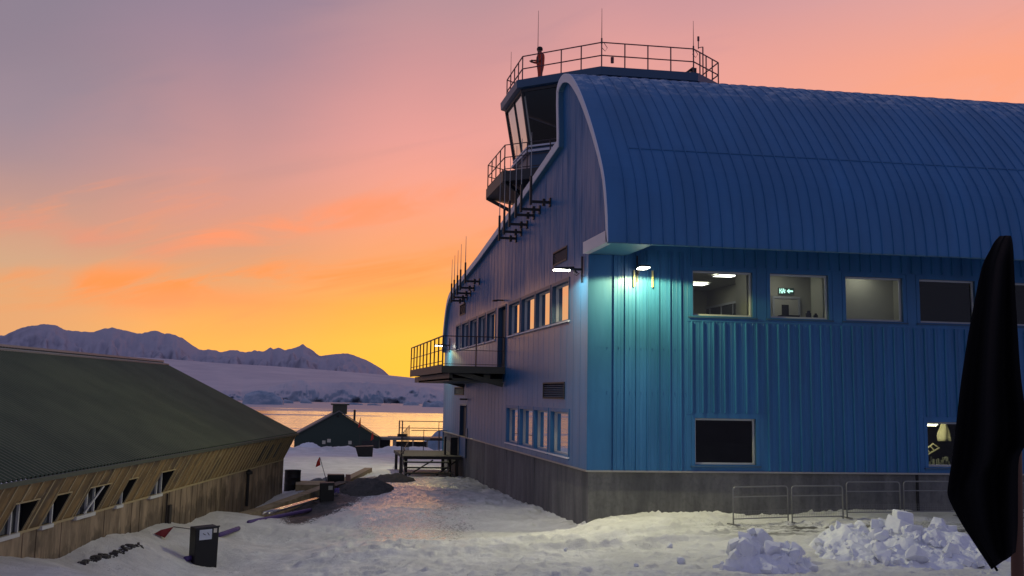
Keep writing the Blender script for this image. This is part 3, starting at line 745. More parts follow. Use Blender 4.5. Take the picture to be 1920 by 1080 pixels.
for i in range(10):
    y = Y0+.02+(Y1-Y0-.1)*i/9; br.bar((X0, y, 1.2), (X0, y, 2.5), .06)
for z in (2.5, 1.9, 1.42): br.bar((X0, Y0, z), (X0, Y1, z), .05 if z > 2 else .03)
for x in (7.45, XC-.06): br.bar((x, Y0, 1.2), (x, Y0, 2.5), .05)
for z in (2.5, 1.9, 1.3): br.bar((X0, Y0, z), (XC-.05, Y0, z), .04 if z > 2 else .025)
br.build('railing', M_RAIL, bal)

# flood lamps bolted to the walls
LIGHTS = []
def flood(base, out, energy, along, spotcol, wide=.36):
    """base on the wall, out = unit vector away from it"""
    bx, by, bz = base; o = Vector(out); a = Vector(along)
    wl = thing('wall_lamp', base, None, None); wl.parent = bld; wl.location = Vector(base)-bld.location
    br_ = MB(); B = Vector(base)
    br_.bar(B+o*.05+Vector((0, 0, .42)), B+o*.05+Vector((0, 0, -.42)), .05, .05)
    br_.bar(B+o*.04, B+o*.34, .09, .07); br_.bar(B+o*.2+Vector((0, 0, -.12)), B+o*.34, .05, .05)
    br_.tube([B+o*.3+Vector((0, 0, -.05)), B+o*.3+Vector((0, 0, -.16)), B+o*.22+Vector((0, 0, -.2)), B+o*.14+Vector((0, 0, -.12))], .012)
    br_.build('bracket', M_DARK, wl)
    h = MB(); c0 = B+o*.32; c1 = B+o*.98
    w = a*wide/2; zz = Vector((0, 0, 1))
    h.hexa([c0-w*.5-zz*.03, c0+w*.5-zz*.03, c1+w*.8-zz*.02, c1-w*.8-zz*.02, c0-w*.5+zz*.08, c0+w*.5+zz*.08, c1+w*.7+zz*.03, c1-w*.7+zz*.03])
    h.build('lamp_head', M_DARK, wl)
    g = MB(); p0 = B+o*.46-zz*.032; p1 = B+o*.96-zz*.028
    g.hexa([p0-w*.55, p0+w*.55, p1+w*.72, p1-w*.72, p0-w*.55-zz*.03, p0+w*.55-zz*.03, p1+w*.72-zz*.03, p1-w*.72-zz*.03])
    g.build('diffuser', M_LAMP, wl)
    for en, size, blend, tilt, dist, lc in ((energy, R_(166), .10, 0., 1.06, spotcol), (energy*1.5, R_(120), .5, R_(34), 1.06, (1., .93, .72))):
        l = bpy.data.lights.new('flood_light', 'SPOT'); l.energy = en; l.spot_size = size; l.spot_blend = blend; l.color = lc; l.shadow_soft_size = .12
        lo = bpy.data.objects.new('flood_light', l); C.objects.link(lo); lo.location = B+o*dist-zz*.09
        dv = (-zz*math.cos(tilt)+o*math.sin(tilt)); lo.rotation_euler = dv.to_track_quat('-Z', 'Y').to_euler()
flood((10.3, YC, 4.02), (0, -1, 0), 560, (1, 0, 0), (1., .97, .33), .42)
flood((XC, 36.55, 4.02), (-1, 0, 0), 320, (0, 1, 0), (1., .94, .55))
flood((XC, 70.6, 2.9), (-1, 0, 0), 380, (0, 1, 0), (1., .95, .38))
cd = MB()
M_CD = mat('yellow_grey_conduit', (.45, .42, .20), .5)
for x in (10.2, 10.8): cd = MB(); cd.tube([(x, YC-.09, 3.98), (x, YC-.09, 3.5), (x, YC-.09, 3.46)], [.032, .032, .026]); cd.build('cable_conduit', M_CD, bld)
sc_ = MB(); sc_.box(XC-.35, XC-.02, 51.6, 51.8, 4.15, 4.2); sc_.box(XC-.5, XC-.3, 51.55, 51.85, 4.12, 4.18)
sc_.build('door_lamp', M_DARK, bld); sc_ = MB(); sc_.box(XC-.4, XC-.02, 62.6, 62.8, -.28, -.2); sc_.build('door_lamp', M_DARK, bld)
M_KEY = mat('grey_keypad', (.25, .25, .27), .5)
MB().box(XC-.06, XC, 62.2, 62.5, -2.2, -1.75).build('keypad', M_KEY, bld)

# ------------------------------------------------------------------ rooms behind the glass
def room(name, x0, x1, y1, z0, z1, m, mc=None):
    y0 = YC+.2
    r = MB(); r.cur = 0
    r.quad((x0, y0, z0), (x1, y0, z0), (x1, y1, z0), (x0, y1, z0))
    r.quad((x0, y1, z0), (x1, y1, z0), (x1, y1, z1), (x0, y1, z1))
    r.quad((x0, y0, z0), (x0, y1, z0), (x0, y1, z1), (x0, y0, z1)); r.quad((x1, y0, z0), (x1, y1, z0), (x1, y1, z1), (x1, y0, z1))
    r.cur = 1; r.quad((x0, y0, z1), (x1, y0, z1), (x1, y1, z1), (x0, y1, z1))
    return tag(r.build(name, [m, mc or m]), kind='structure')
rm = MB(); rm.cur = 0
rm.quad((9.3, 36.05, 1.18), (16.2, 36.05, 1.18), (16.2, 46, 1.18), (9.3, 46, 1.18)); rm.quad((9.3, 46, 1.18), (16.2, 46, 1.18), (16.2, 46, 4.38), (9.3, 46, 4.38))
rm.quad((9.3, 36.05, 1.18), (9.3, 46, 1.18), (9.3, 46, 4.38), (9.3, 36.05, 4.38)); rm.quad((16.2, 38, 1.18), (16.2, 46, 1.18), (16.2, 46, 4.38), (16.2, 38, 4.38))
rm.cur = 1; rm.quad((9.3, 36.05, 4.38), (16.2, 36.05, 4.38), (16.2, 46, 4.38), (9.3, 46, 4.38))
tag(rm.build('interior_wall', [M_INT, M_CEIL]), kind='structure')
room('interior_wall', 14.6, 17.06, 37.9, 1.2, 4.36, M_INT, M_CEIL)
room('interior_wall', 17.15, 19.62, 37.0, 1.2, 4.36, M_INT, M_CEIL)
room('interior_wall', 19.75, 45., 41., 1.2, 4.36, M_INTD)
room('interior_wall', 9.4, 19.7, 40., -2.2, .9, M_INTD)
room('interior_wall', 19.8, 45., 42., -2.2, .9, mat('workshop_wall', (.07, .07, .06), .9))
pier = MB(); pier.box(14.15, 14.44, YC+.5, YC+1.5, 1.21, 4.35); pier.box(16.78, 17.04, YC+.5, YC+1.4, 1.21, 4.35)
tag(pier.build('interior_wall', M_INT), kind='structure')
def ceil_light(cx, cy, lab, wx=.6, wy=1.2):
    o = thing('ceiling_light', (cx, cy, 4.34), lab, 'ceiling light', 'panel lights behind the upper windows')
    f = MB(); rect_frame(f, lambda u, v, d: (u, v, 4.35-d), cx-wx/2, cx+wx/2, cy-wy/2, cy+wy/2, .03, 0, .03); f.build('frame', M_FRAME, o)
    MB().box(cx-wx/2+.03, cx+wx/2-.03, cy-wy/2+.03, cy+wy/2-.03, 4.325, 4.34).build('diffuser', M_CLAMP, o)
ceil_light(14.64, 39.6, 'bright ceiling panel at the top of the first upper window', .75, .9)
ceil_light(14.75, 43.0, 'ceiling panel at the left edge of the first upper window', .75, .9)
ceil_light(15.6, 36.95, 'ceiling panel behind the second upper window above the exit sign', .75, .7)
ceil_light(12.9, 36.62, 'added unseen ceiling panel above the head of the first upper window', .9, .5)  # extra panel added out of view to brighten the pier and room
ceil_light(18.3, 36.5, 'ceiling panel hidden above the third plain lit window', .8, .5)
ox, oz = .51, .28
es = thing('exit_sign', (16.13, 37.8, 3.70), 'small glowing exit sign with arrow seen through the second upper window', 'sign')
MB().box(15.36+ox, 15.92+ox, 37.84, 37.89, 3.30+oz, 3.52+oz).build('panel', mat('exit_green', (.10, .16, .13), .5), es)
eg = MB(); yq = 37.83
def er(x0, x1, z0, z1): eg.box(x0+ox, x1+ox, yq, yq+.012, z0+oz, z1+oz)
er(15.40, 15.42, 3.33, 3.49); er(15.42, 15.46, 3.40, 3.44); er(15.46, 15.48, 3.44, 3.49); er(15.46, 15.48, 3.33, 3.40)   # door and runner
er(15.51, 15.56, 3.45, 3.49); er(15.50, 15.57, 3.385, 3.43); er(15.49, 15.52, 3.33, 3.385); er(15.56, 15.60, 3.34, 3.39); er(15.58, 15.61, 3.42, 3.46)
eg.prism([(15.66+ox, yq, 3.41+oz), (15.75+ox, yq, 3.49+oz), (15.75+ox, yq, 3.33+oz)], (0, .012, 0)); er(15.75, 15.88, 3.385, 3.435)
eg.build('pictogram', emis('exit_glow', (.55, 1., .86), 1.6), es)
idr = thing('interior_door', (16.1, 37.9, 1.2), 'pale inside door with a dark vision panel below the exit sign', 'door')
MB().box(15.72, 16.56, 37.83, 37.88, 1.22, 3.42).build('leaf', mat('door_cream', (.5, .48, .41), .6), idr)
MB().box(15.97, 16.22, 37.81, 37.828, 2.7, 3.22).build('vision_panel', M_BLACK, idr)
fr = MB(); rect_frame(fr, lambda u, v, d: (u, 37.9-d, v), 15.64, 16.64, 1.2, 3.5, .075, .0, .09); fr.build('frame', M_FRAME, idr)
dsk = thing('filing_box', (16.0, 37.3, 2.3), 'dark box on a stand at the bottom of the second window', 'box')
b_ = MB(); b_.box(15.68, 16.28, 37.1, 37.4, 2.56, 2.78); b_.box(15.66, 16.3, 37.08, 37.42, 2.78, 2.82); b_.build('case', M_BLACK, dsk)
b_ = MB(); [b_.box(x, x+.04, 37.2, 37.25, 1.21, 2.56) for x in (15.72, 16.2)]; b_.build('stand', M_BLACK, dsk)
for q, (xx, w_, h_) in enumerate(((16.28, .16, .26), (16.55, .12, .18))):
    bx_ = MB(); bx_.box(xx, xx+w_, 36.5, 36.6, 2.68, 2.68+h_*.72); bx_.box(xx+.03, xx+w_-.02, 36.52, 36.58, 2.68+h_*.72, 2.68+h_); 
    tag(bevel(bx_.build('desk_bottle', mat('dark_bottle', (.02, .02, .02), .3))), ('taller' if q == 0 else 'shorter') + ' of two dark bottles on the sill of the second window', 'bottle', 'bottles on the window sill')
shf = MB(); shf.box(15.9, 17.0, 36.45, 36.68, 2.64, 2.68); tag(shf.build('window_shelf', M_INT), 'plain shelf inside the second upper window', 'shelf')
gp = thing('glazed_partition', (16.1, 42, 1.2), 'internal partition with a row of dark glazed panels behind the first window', 'partition')
g1 = MB()
for y in np.arange(40.2, 46, 1.3): g1.box(16.1, 16.18, y, y+.06, 1.25, 3.62)
g1.box(16.08, 16.18, 39.5, 45.9, 3.62, 3.70)
g1.build('frame', M_FRAME, gp)
MB().box(16.13, 16.16, 39.5, 45.9, 1.25, 3.62).build('pane', mat('dark_partition_glass', (.05, .055, .055), .15), gp)
ox = 1.0
ch = thing('office_chair', (15.0, 39.2, 1.2), 'dark office chair back showing above the sill of the first window', 'chair')
b_ = MB(); b_.box(14.72, 15.12, 39.1, 39.17, 2.3, 2.98); bevel(b_.build('backrest', M_BLACK, ch), .06, 3)
b_ = MB(); b_.box(14.7, 15.14, 39.15, 39.6, 1.7, 1.78); bevel(b_.build('seat', M_BLACK, ch), .03)
b_ = MB(); b_.tube([(14.92, 39.35, 1.21), (14.92, 39.35, 1.7)], .03); b_.bar((14.92, 39.13, 1.75), (14.92, 39.13, 2.35), .05); b_.build('stem', M_BLACK, ch)
# workshop behind the lower right window
lamp_l = thing('tube_lamp', (21.2, 38.0, -.7), 'bright tube lamp in the top corner of the lower right window', 'lamp')
MB().box(20.9, 21.6, 38.0, 38.08, -.76, -.73).build('tube', emis('tube_glow', (1., .95, .7), 7.), lamp_l)
MB().box(20.85, 21.65, 37.98, 38.1, -.73, -.68).build('housing', M_FRAME, lamp_l)
sh = MB(); N_ = 12
for i in range(N_):
    for j_ in range(8):
        u, v = i/(N_-1), j_/7
        y_ = 38.4+.06*math.sin(u*7+v*2); wd = .30*(.35+.65*min(1, v*1.6))
        sh.v.append((22.08+(u-.5)*2*wd*.85 + .05*v, y_, -.56-.72*v + .25*(1-v)*(u-.6)))
for i in range(N_-1):
    for j_ in range(7): sh.f.append((i*8+j_, (i+1)*8+j_, (i+1)*8+j_+1, i*8+j_+1)); sh.mi.append(0)
o = tag(sh.build('hanging_sheet', mat('cream_cloth', (.62, .58, .36), .9), smooth=True), 'pale yellow cloth hanging inside the lower right window', 'cloth')
so_ = o.modifiers.new('solid', 'SOLIDIFY'); so_.thickness = .006
ld = thing('step_ladder', (20.9, 38.1, -2.2), 'pale ladder leaning behind the lower right window', 'ladder')
l1 = MB(); l1.bar((20.95, 38.0, -1.88), (21.85, 38.3, -1.5), .035); l1.bar((20.95, 38.0, -1.70), (21.6, 38.25, -1.36), .035); l1.build('rail', mat('pale_ladder', (.6, .57, .35), .5), ld)
l1 = MB()
for q in np.linspace(0, 1, 5): l1.bar((20.98+.85*q, 38.02+.28*q, -1.87+.36*q), (20.97+.62*q, 38.0+.24*q, -1.69+.32*q), .03)
l1.build('rung', mat('pale_rung', (.6, .57, .35), .5), ld)
clut = MB()
for i in range(26):
    a = random.uniform(21., 23); z_ = random.uniform(-2.1, -1.8); s_ = random.uniform(.03, .12)
    clut.box(a, a+s_, 38.4, 38.4+s_, -2.19, z_)
tag(clut.build('workshop_clutter', mat('grey_clutter', (.35, .36, .28), .6)), 'jumble of small parts along the sill of the lower right window', 'clutter', kind='stuff')
wl_ = bpy.data.lights.new('workshop_light', 'POINT'); wl_.energy = 30; wl_.color = (1, .93, .62); wl_.shadow_soft_size = .1
wo = bpy.data.objects.new('workshop_light', wl_); C.objects.link(wo); wo.location = (21.5, 37.6, -.75)

# ------------------------------------------------------------------ control tower
TX, TY = 13.72, 50.92
def octa(a, z):
    k_ = math.tan(math.pi/8)*a
    c = 1.72                                   # the two right hand corners are only chamfered
    return [(TX-a, TY-k_, z), (TX-k_, TY-a, z), (TX+k_, TY-a, z), (TX+k_+c, TY-a+c, z), (TX+k_+c, TY+a-c, z), (TX+k_, TY+a, z), (TX-k_, TY+a, z), (TX-a, TY+k_, z)]
twr = thing('control_tower', (TX, TY, 7.5), 'octagonal glazed control cab with railed flat roof above the blue building', 'tower')
def ring(mb, a0, z0, a1, z1):
    p, q = octa(a0, z0), octa(a1, z1)
    for i in range(8): mb.quad(p[i], p[(i+1) % 8], q[(i+1) % 8], q[i])
s_ = MB(); ring(s_, 5.07, 13.17, 5.10, 13.50); s_.add(octa(5.10, 13.5), [tuple(range(8))])
ring(s_, 5.07, 13.17, 4.72, 13.10); s_.add(octa(4.72, 13.10), [tuple(range(8))[::-1]])
ring(s_, 5.0, 13.5, 5.0, 13.54)
s_.build('roof_slab', M_DKBLUE, twr)
g = MB(); ring(g, 4.40, 10.62, 4.82, 13.10); g.build('glazing', M_GLASS, twr)
mu = MB()
pb, pt = octa(4.42, 10.60), octa(4.84, 13.12)
for i in range(8):
    mu.bar(pb[i], pt[i], .13, .10)
    j_ = (i+1) % 8
    a = Vector(pb[i]).lerp(Vector(pb[j_]), .5); b = Vector(pt[i]).lerp(Vector(pt[j_]), .5)
    if i in (7, 3): mu.bar(a, b, .07, .06)
    mu.bar(Vector(pt[i])-Vector((0, 0, .06)), Vector(pt[j_])-Vector((0, 0, .06)), .09, .12)
mu.build('mullion', M_DARK, twr)
si = MB(); p, q = octa(4.52, 10.44), octa(4.47, 10.66)
for i in range(8):
    j_ = (i+1) % 8; si.bar(Vector(p[i]), Vector(p[j_]), .10, .10); si.bar(Vector(q[i]), Vector(q[j_]), .08, .07)
si.build('cab_sill', M_TRIM, twr)
wb = MB(); ring(wb, 4.40, 7.0, 4.40, 10.6); wb.build('cab_wall', M_DKBLUE, twr)
# blinds let down inside the two left facets, floor, core and added dark backing of the cab
bl = MB(); p, q = octa(4.28, 10.7), octa(4.66, 12.9)
bl.quad(p[7], p[0], q[0], q[7])
bl.build('blind', mat('pale_roller_blind', (.62, .62, .60), .9), twr)
fl = MB(); fl.add(octa(4.38, 10.2), [tuple(range(8))])
p, q = octa(4.2, 10.2), octa(4.5, 13.05)
for i in (2, 3, 4, 5, 6): fl.quad(p[i], p[i+1], q[i+1], q[i])  # dark backing added so no bright sky shows through the cab
fl.quad((TX-.5, TY-3.2, 10.2), (TX-.5, TY+3.6, 10.2), (TX-.5, TY+3.6, 13.05), (TX-.5, TY-3.2, 13.05))
fl.box(TX-3.4, TX-1.6, TY-3.2, TY-2.6, 10.2, 11.2); fl.box(TX-2.6, TX-2.2, TY-3.0, TY-2.9, 11.2, 11.7)
fl.build('cab_floor_and_backing', M_INTD, twr)
# gallery round the cab
dk_ = MB(); ring(dk_, 5.65, 8.98, 5.65, 9.42)
p, q = octa(5.65, 9.42), octa(4.41, 9.42)
for i in range(8): dk_.quad(p[i], p[(i+1) % 8], q[(i+1) % 8], q[i])
p, q = octa(5.65, 8.98), octa(4.41, 8.75)
for i in range(8): dk_.quad(p[i], p[(i+1) % 8], q[(i+1) % 8], q[i])
for i in range(8):
    a, b = Vector(octa(5.6, 9.0)[i]), Vector(octa(4.41, 8.3)[i]); dk_.bar(a, b, .12, .16)
dk_.build('gallery_deck', M_DARK, twr)
def octrail(a, z0, hts, npost, rad, rr, gap=()):
    mb = MB(); base = octa(a, z0)
    for i in range(8):
        j_ = (i+1) % 8; A_, B_ = Vector(base[i]), Vector(base[j_])
        for n_ in range(npost):
            p_ = A_.lerp(B_, n_/npost); mb.bar(p_, p_+Vector((0, 0, hts[0])), rad)
        for h_ in hts: mb.bar(A_+Vector((0, 0, h_)), B_+Vector((0, 0, h_)), rr)
    return mb
octrail(5.58, 9.42, (1.14, .6, .1), 4, .045, .035).build('gallery_railing', M_RAIL, twr)
M_RAIL2 = mat('red_brown_railing', (.12, .03, .04), .5)
octrail(4.82, 13.5, (1.12, .56), 4, .045, .042).build('roof_railing', M_RAIL2, twr)
rv = MB(); rv.bar((TX+2.2, TY-4.2, 13.5), (TX+2.2, TY-4.2, 13.95), .25, .2); rv.bar((TX+1.6, TY-4.3, 13.5), (TX+2.2, TY-4.2, 13.98), .06, .1)
rv.build('roof_hatch', M_DARK, twr)
def whip(x, y, z, h, lab, r=.016):
    o = thing('whip_antenna', (x, y, z), lab, 'antenna', 'whip antennas on the tower roof')
    MB().tube([(x, y, z), (x, y, z+.25)], r*2.2).build('base', M_DARK, o)
    MB().tube([(x, y, z+.25), (x, y, z+h)], [r, r*.5]).build('whip', M_DARK, o)
ra = 4.82; kk = math.tan(math.pi/8)*ra
whip(TX-ra, TY-kk+3.0, 13.5, 2.2, 'shortest whip antenna at the far left of the tower railing')
whip(TX-ra+.55, TY-kk-.6, 14.2, 2.35, 'whip antenna standing beside the person in orange')
whip(TX-kk, TY-ra, 14.55, 1.55, 'whip antenna at the highest corner of the tower railing')
whip(TX+kk, TY-ra, 14.5, 1.35, 'whip antenna at the right front corner of the tower railing')
cab = MB()
for x in (TX-kk+.1, TX+kk+.05): cab.tube([(x, TY-ra, 14.6), (x+.14, TY-ra, 14.4), (x+.05, TY-ra, 14.25), (x-.1, TY-ra, 14.4)], .014)
cab.tube([(TX-kk+.45, TY-ra-.03, 14.0), (TX-kk+.45, TY-ra-.03, 13.75)], .07)
cab.build('cable_loop', M_RAIL2, twr)
vn = thing('wind_sensor', (TX+2.75, TY-4.1, 13.5), 'slim wind sensor mast with a cross arm on the right of the tower', 'sensor')
m_ = MB(); m_.tube([(TX+2.7, TY-4.0, 13.5), (TX+2.7, TY-4.0, 15.0)], .03); m_.bar((TX+2.5, TY-4.0, 14.95), (TX+2.7, TY-4.0, 15.0), .03); m_.build('mast', M_RAIL2, vn)
m_ = MB(); m_.tube([(TX+2.5, TY-4.0, 14.9), (TX+2.5, TY-4.0, 15.25)], .022); m_.tube([(TX+2.5, TY-4.0, 15.25), (TX+2.5, TY-4.0, 15.45)], .05); m_.build('sensor_head', M_RAIL2, vn)

# masts on brackets along the gable
def bmast(y, z, whip_h, lab, grp):
    o = thing('bracket_antenna', (8.0, y, z), lab, 'antenna', grp)
    m1 = MB(); m1.box(7.96, 8.04, y-.06, y+.06, z-.12, z+.95); m1.build('mast', M_DARK, o)
    m2 = MB(); m2.bar((8.05, y, z), (XC-.01, y, z), .07, .10); m2.box(XC-.05, XC-.004, y-.11, y+.11, z-.16, z+.16)
    m2.box(8.44, 8.54, y-.08, y+.08, z-.14, z+.12); m2.build('bracket', M_DARK, o)
    MB().tube([(8.0, y, z+.95), (8.0, y, z+1.25), (8.0, y, z+whip_h)], [.02, .02, .010], 5).build('whip', M_GALV, o)
ordn = ['first', 'second', 'third', 'fourth', 'fifth', 'sixth']
for i, (y, z) in enumerate([(41.83, 7.03), (43.76, 7.05), (44.92, 7.0), (46.34, 6.83), (47.6, 6.69), (48.79, 6.58)]):
    bmast(y, z, 2.75 if i else 2.6, f'{ordn[i]} bracket antenna down the gable slope from the blue crest, under the tower gallery', 'bracket antennas below the tower gallery')
for i, (y, z) in enumerate([(59.23, 5.70), (61.04, 5.52), (62.29, 5.34), (63.61, 5.22), (64.75, 5.12)]):
    bmast(y, z, 2.3, f'{ordn[i]} bracket antenna from the right in the lower cluster at the far eave', 'bracket antennas at the far eave')

# ------------------------------------------------------------------ landing with steps at the lower door
ldg = thing('door_landing', (7.2, 67, -4.3), 'dark timber landing with steps and railings at the lower door', 'landing')
d = MB(); d.box(5.6, XC-.02, 64.3, 71., -3.46, -3.30)
for y in (64.4, 67.5, 70.8):
    for x in (5.75, 8.5): d.box(x-.08, x+.08, y-.08, y+.08, -4.6, -3.46)
d.bar((5.9, 64.33, -4.3), (7.2, 64.33, -3.5), .12, .06); d.bar((8.5, 64.33, -3.5), (7.4, 64.33, -4.3), .12, .06); d.build('deck', mat('weathered_timber', (.045, .04, .036), .8), ldg)
st_ = MB()
for i in range(3): st_.box(5.6, 8.0, 64.0-.42*(i+1)+.08, 64.0-.42*i+.12, -3.56-.26*i-.06, -3.56-.26*i)
st_.bar((5.62, 64.3, -3.5), (5.62, 62.7, -4.4), .06, .2); st_.bar((7.98, 64.3, -3.5), (7.98, 62.7, -4.4), .06, .2); st_.build('step', M_DARK, ldg)
r = MB()
fa, fb = Vector((5.32, 62.5, -4.3)), Vector((7.3, 80., -4.3))
for q in np.linspace(0, 1, 7)**1.3: p_ = fa.lerp(fb, q); r.bar(p_, p_+Vector((0, 0, 2.22)), .04)
for h_ in (2.2, 1.2): r.bar(fa+Vector((0, 0, h_)), fb+Vector((0, 0, h_)), .03)
r.build('fence_rail', M_DARK, ldg)
r = MB()
for x_ in (7.35, 8.3): r.bar((x_, 71., -3.3), (x_, 71., -2.1), .04)
r.bar((6.6, 71., -2.15), (XC, 71., -2.15), .04); r.bar((6.6, 71., -2.7), (XC, 71., -2.7), .03)
r.build('railing', M_DARK, ldg)
r = MB(); r.box(8.35, XC, 66.1, 66.3, -3.3, -2.35); r.box(8.0, 8.1, 66.0, 66.2, -3.3, -2.3)
r.build('side_screen', M_DARK, ldg)

# ------------------------------------------------------------------ the long hut with the green roof
HA = Vector((.1776, .9841, 0)).normalized(); HN = Vector((.9841, -.1776, 0)).normalized()   # along, and out towards the road
HO = Vector((-.09, 53.38, 0))                                          # foot of the far eave corner
def hp(s, n, z): q = HO + HA*s + HN*n; return (q.x, q.y, z)           # s along (negative = nearer), n outwards
hut = thing('long_hut', hp(-20, -6, -4.5), 'long weathered timber hut with a low corrugated green roof and leaning eave boards', 'hut')
ZE, ZR, WN = -1.80, 1.13, -6.05
SN = -47.
def f_groof(t, b):
    p = t.pos(); n = t.noise(p, .5, 4., .6)
    t.put(b.inputs['Base Color'], t.mix(t.mr(n, .3, .7), (.058, .078, .034), (.09, .11, .05)))
    b.inputs['Roughness'].default_value = .62
M_GROOF = mat('green_corrugated_sheet', (.05, .055, .035), .6, build=f_groof)
cr_ = MB(); ns = int(47/.22)*4; pts_ = []
for i in range(ns+1):
    s = SN + 47*i/ns; off = [0, 0, .055, .055][i % 4]
    pts_.append((s, off))
for i, (s, off) in enumerate(pts_):
    cr_.v += [hp(s, .06, ZE+.02+off-.03), hp(s, WN, ZR+off)]
for i in range(ns): cr_.f.append((2*i, 2*i+2, 2*i+3, 2*i+1)); cr_.mi.append(0)
cr_.quad(hp(SN, WN, ZR), hp(0, WN, ZR), hp(0, 2*WN, ZE), hp(SN, 2*WN, ZE))
roof = cr_.build('roof', M_GROOF, hut)
rc = MB(); rc.hexa([hp(SN, WN-.2, ZR), hp(.03, WN-.2, ZR), hp(.03, WN+.28, ZR-.09), hp(SN, WN+.28, ZR-.09), hp(SN, WN-.2, ZR+.06), hp(.03, WN-.2, ZR+.06), hp(.03, WN+.28, ZR-.03), hp(SN, WN+.28, ZR-.03)])
rc.hexa([hp(SN, WN-.06, ZR+.05), hp(.03, WN-.06, ZR+.05), hp(.03, WN+.06, ZR+.05), hp(SN, WN+.06, ZR+.05), hp(SN, WN-.04, ZR+.12), hp(.03, WN-.04, ZR+.12), hp(.03, WN+.04, ZR+.12), hp(SN, WN+.04, ZR+.12)])
rc.build('ridge_cap', mat('pale_ridge_metal', (.30, .29, .26), .5), roof)
gu = MB(); gu.bar(hp(SN, .09, ZE-.04), hp(.02, .09, ZE-.04), .07, .09)
gu.build('gutter', mat('green_gutter', (.075, .085, .06), .6), roof)
bg_ = MB(); bg_.hexa([hp(0, .05, ZE-.14), hp(0, WN, ZR-.12), hp(.04, WN, ZR-.12), hp(.04, .05, ZE-.14), hp(0, .05, ZE+.0), hp(0, WN, ZR+.02), hp(.04, WN, ZR+.02), hp(.04, .05, ZE+.0)])
bg_.build('barge_board', mat('green_barge', (.05, .055, .04), .6), roof)
WZ, WNN = -2.95, -.52                                                  # bottom edge of the leaning boards
def f_timber(dark):
    def f(t, b):
        p = t.pos(); st2 = t.noise(t.scale(p, (1.4, 1.4, .35)), 1.2, 6., .7); fine = t.noise(t.scale(p, (7, 7, .7)), 1., 4., .6)
        a, c = ((.16, .098, .032), (.34, .215, .08)) if dark else ((.15, .108, .068), (.40, .295, .195))
        col_ = t.mix(t.mr(st2, .32, .68), a, c)
        stain = t.mr(t.noise(t.scale(p, (.7, .7, .9)), 1.3, 4.), .50, .66)
        col_ = t.mix(t.m('MULTIPLY', stain, .8), col_, (.075, .052, .032))
        damp = t.m('SUBTRACT', t.mr(t.xyz(p)[2], -3.2, -4.1, 0., 1., 'LINEAR'), t.m('MULTIPLY', t.m('SUBTRACT', t.noise(t.scale(p, (1.1, 1.1, .6)), 1.6, 5., .7), .5), 2.4))
        col_ = t.mix(t.m('MULTIPLY', t.mr(damp, .35, .6), .0 if dark else .62), col_, (.085, .062, .042))
        pale = t.mr(fine, .60, .75)
        t.put(b.inputs['Base Color'], t.mix(t.m('MULTIPLY', pale, .55), col_, (.55, .47, .33)))
        b.inputs['Roughness'].default_value = .7
        bump(t, b, fine, .3, .01)
    return f
M_TB = mat('mustard_boards', (.16, .11, .05), .7, build=f_timber(True)); M_TW = mat('brown_boards', (.2, .15, .1), .7, build=f_timber(False))
M_BATT = mat('pale_batten', (.42, .33, .18), .75)
# windows of the hut: (near s, far s) along the wall
HWIN = []
for ya, yb in ((25.0, 26.2), (27.1, 27.95), (29.05, 30.5), (31.75, 32.5), (34.5, 35.85)):
    HWIN.append((ya-53.38, yb-53.38))
HWIN = [(a/.9841, b/.9841) for a, b in HWIN]
def lerpn(z): k_ = (z-WZ)/(ZE-.1-WZ); return WNN*(1-k_) + .0*k_
ZWT = -2.28
eb = MB()
edges = sorted([SN, 0] + [e for w in HWIN for e in w])
for a, b in zip(edges[:-1], edges[1:]):
    isw = any(abs(a-w[0]) < 1e-6 for w in HWIN)
    z0 = ZWT if isw else WZ
    eb.quad(hp(a, lerpn(z0), z0), hp(b, lerpn(z0), z0), hp(b, 0, ZE-.1), hp(a, 0, ZE-.1))
eb.build('eave_boards', M_TB, hut)
bt = MB()
s = -46.6
while s < -.1:
    inw = any(w[0]-.05 < s < w[1]+.05 for w in HWIN); z0 = ZWT+.02 if inw else WZ
    s2 = s + random.uniform(-.02, .02); wd_ = random.choice((.035, .05, .05, .07))
    bt.bar(hp(s2, lerpn(z0)+.012, z0), hp(s2, .012, ZE-.1), wd_, .03, up=HN)
    s += .62 if s < -16 else .5
bt.bar(hp(SN, WNN+.02, WZ), hp(0, WNN+.02, WZ), .05, .05)
bt.build('batten', M_BATT, hut)
lw = MB(); lw.quad(hp(SN, WNN, -5.4), hp(-.02, WNN, -5.4), hp(-.02, WNN, WZ), hp(SN, WNN, WZ))
lw.quad(hp(-.02, WNN, -5.4), hp(-.02, 2*WN-WNN, -5.4), hp(-.02, 2*WN-WNN, ZE-.1), hp(-.02, WNN, ZE-.1))
lw.add([hp(-.02, 0, ZE-.1), hp(-.02, 2*WN, ZE-.1), hp(-.02, WN, ZR-.08)], [(0, 1, 2)]); lw.quad(hp(-.02, WNN, WZ), hp(-.02, 0, ZE-.1), hp(-.02, 2*WN, ZE-.1), hp(-.02, WNN-.5, WZ))
s = -46.4
while s < -.3:
    if not any(w[0]-.02 < s < w[1]+.02 for w in HWIN): lw.bar(hp(s, WNN+.006, -5.2), hp(s, WNN+.006, WZ), .03, .018, up=HN)
    s += .7 if s < -18 else .62
lw.bar(hp(-.02, WNN+.01, -5.2), hp(-.02, WNN+.01, WZ), .10, .06)
lw.build('wall', M_TW, hut)
M_WHITE = mat('white_window_paint', (.62, .62, .60), .5)
M_HG = mat('hut_dark_glass', (.006, .008, .012), .12)
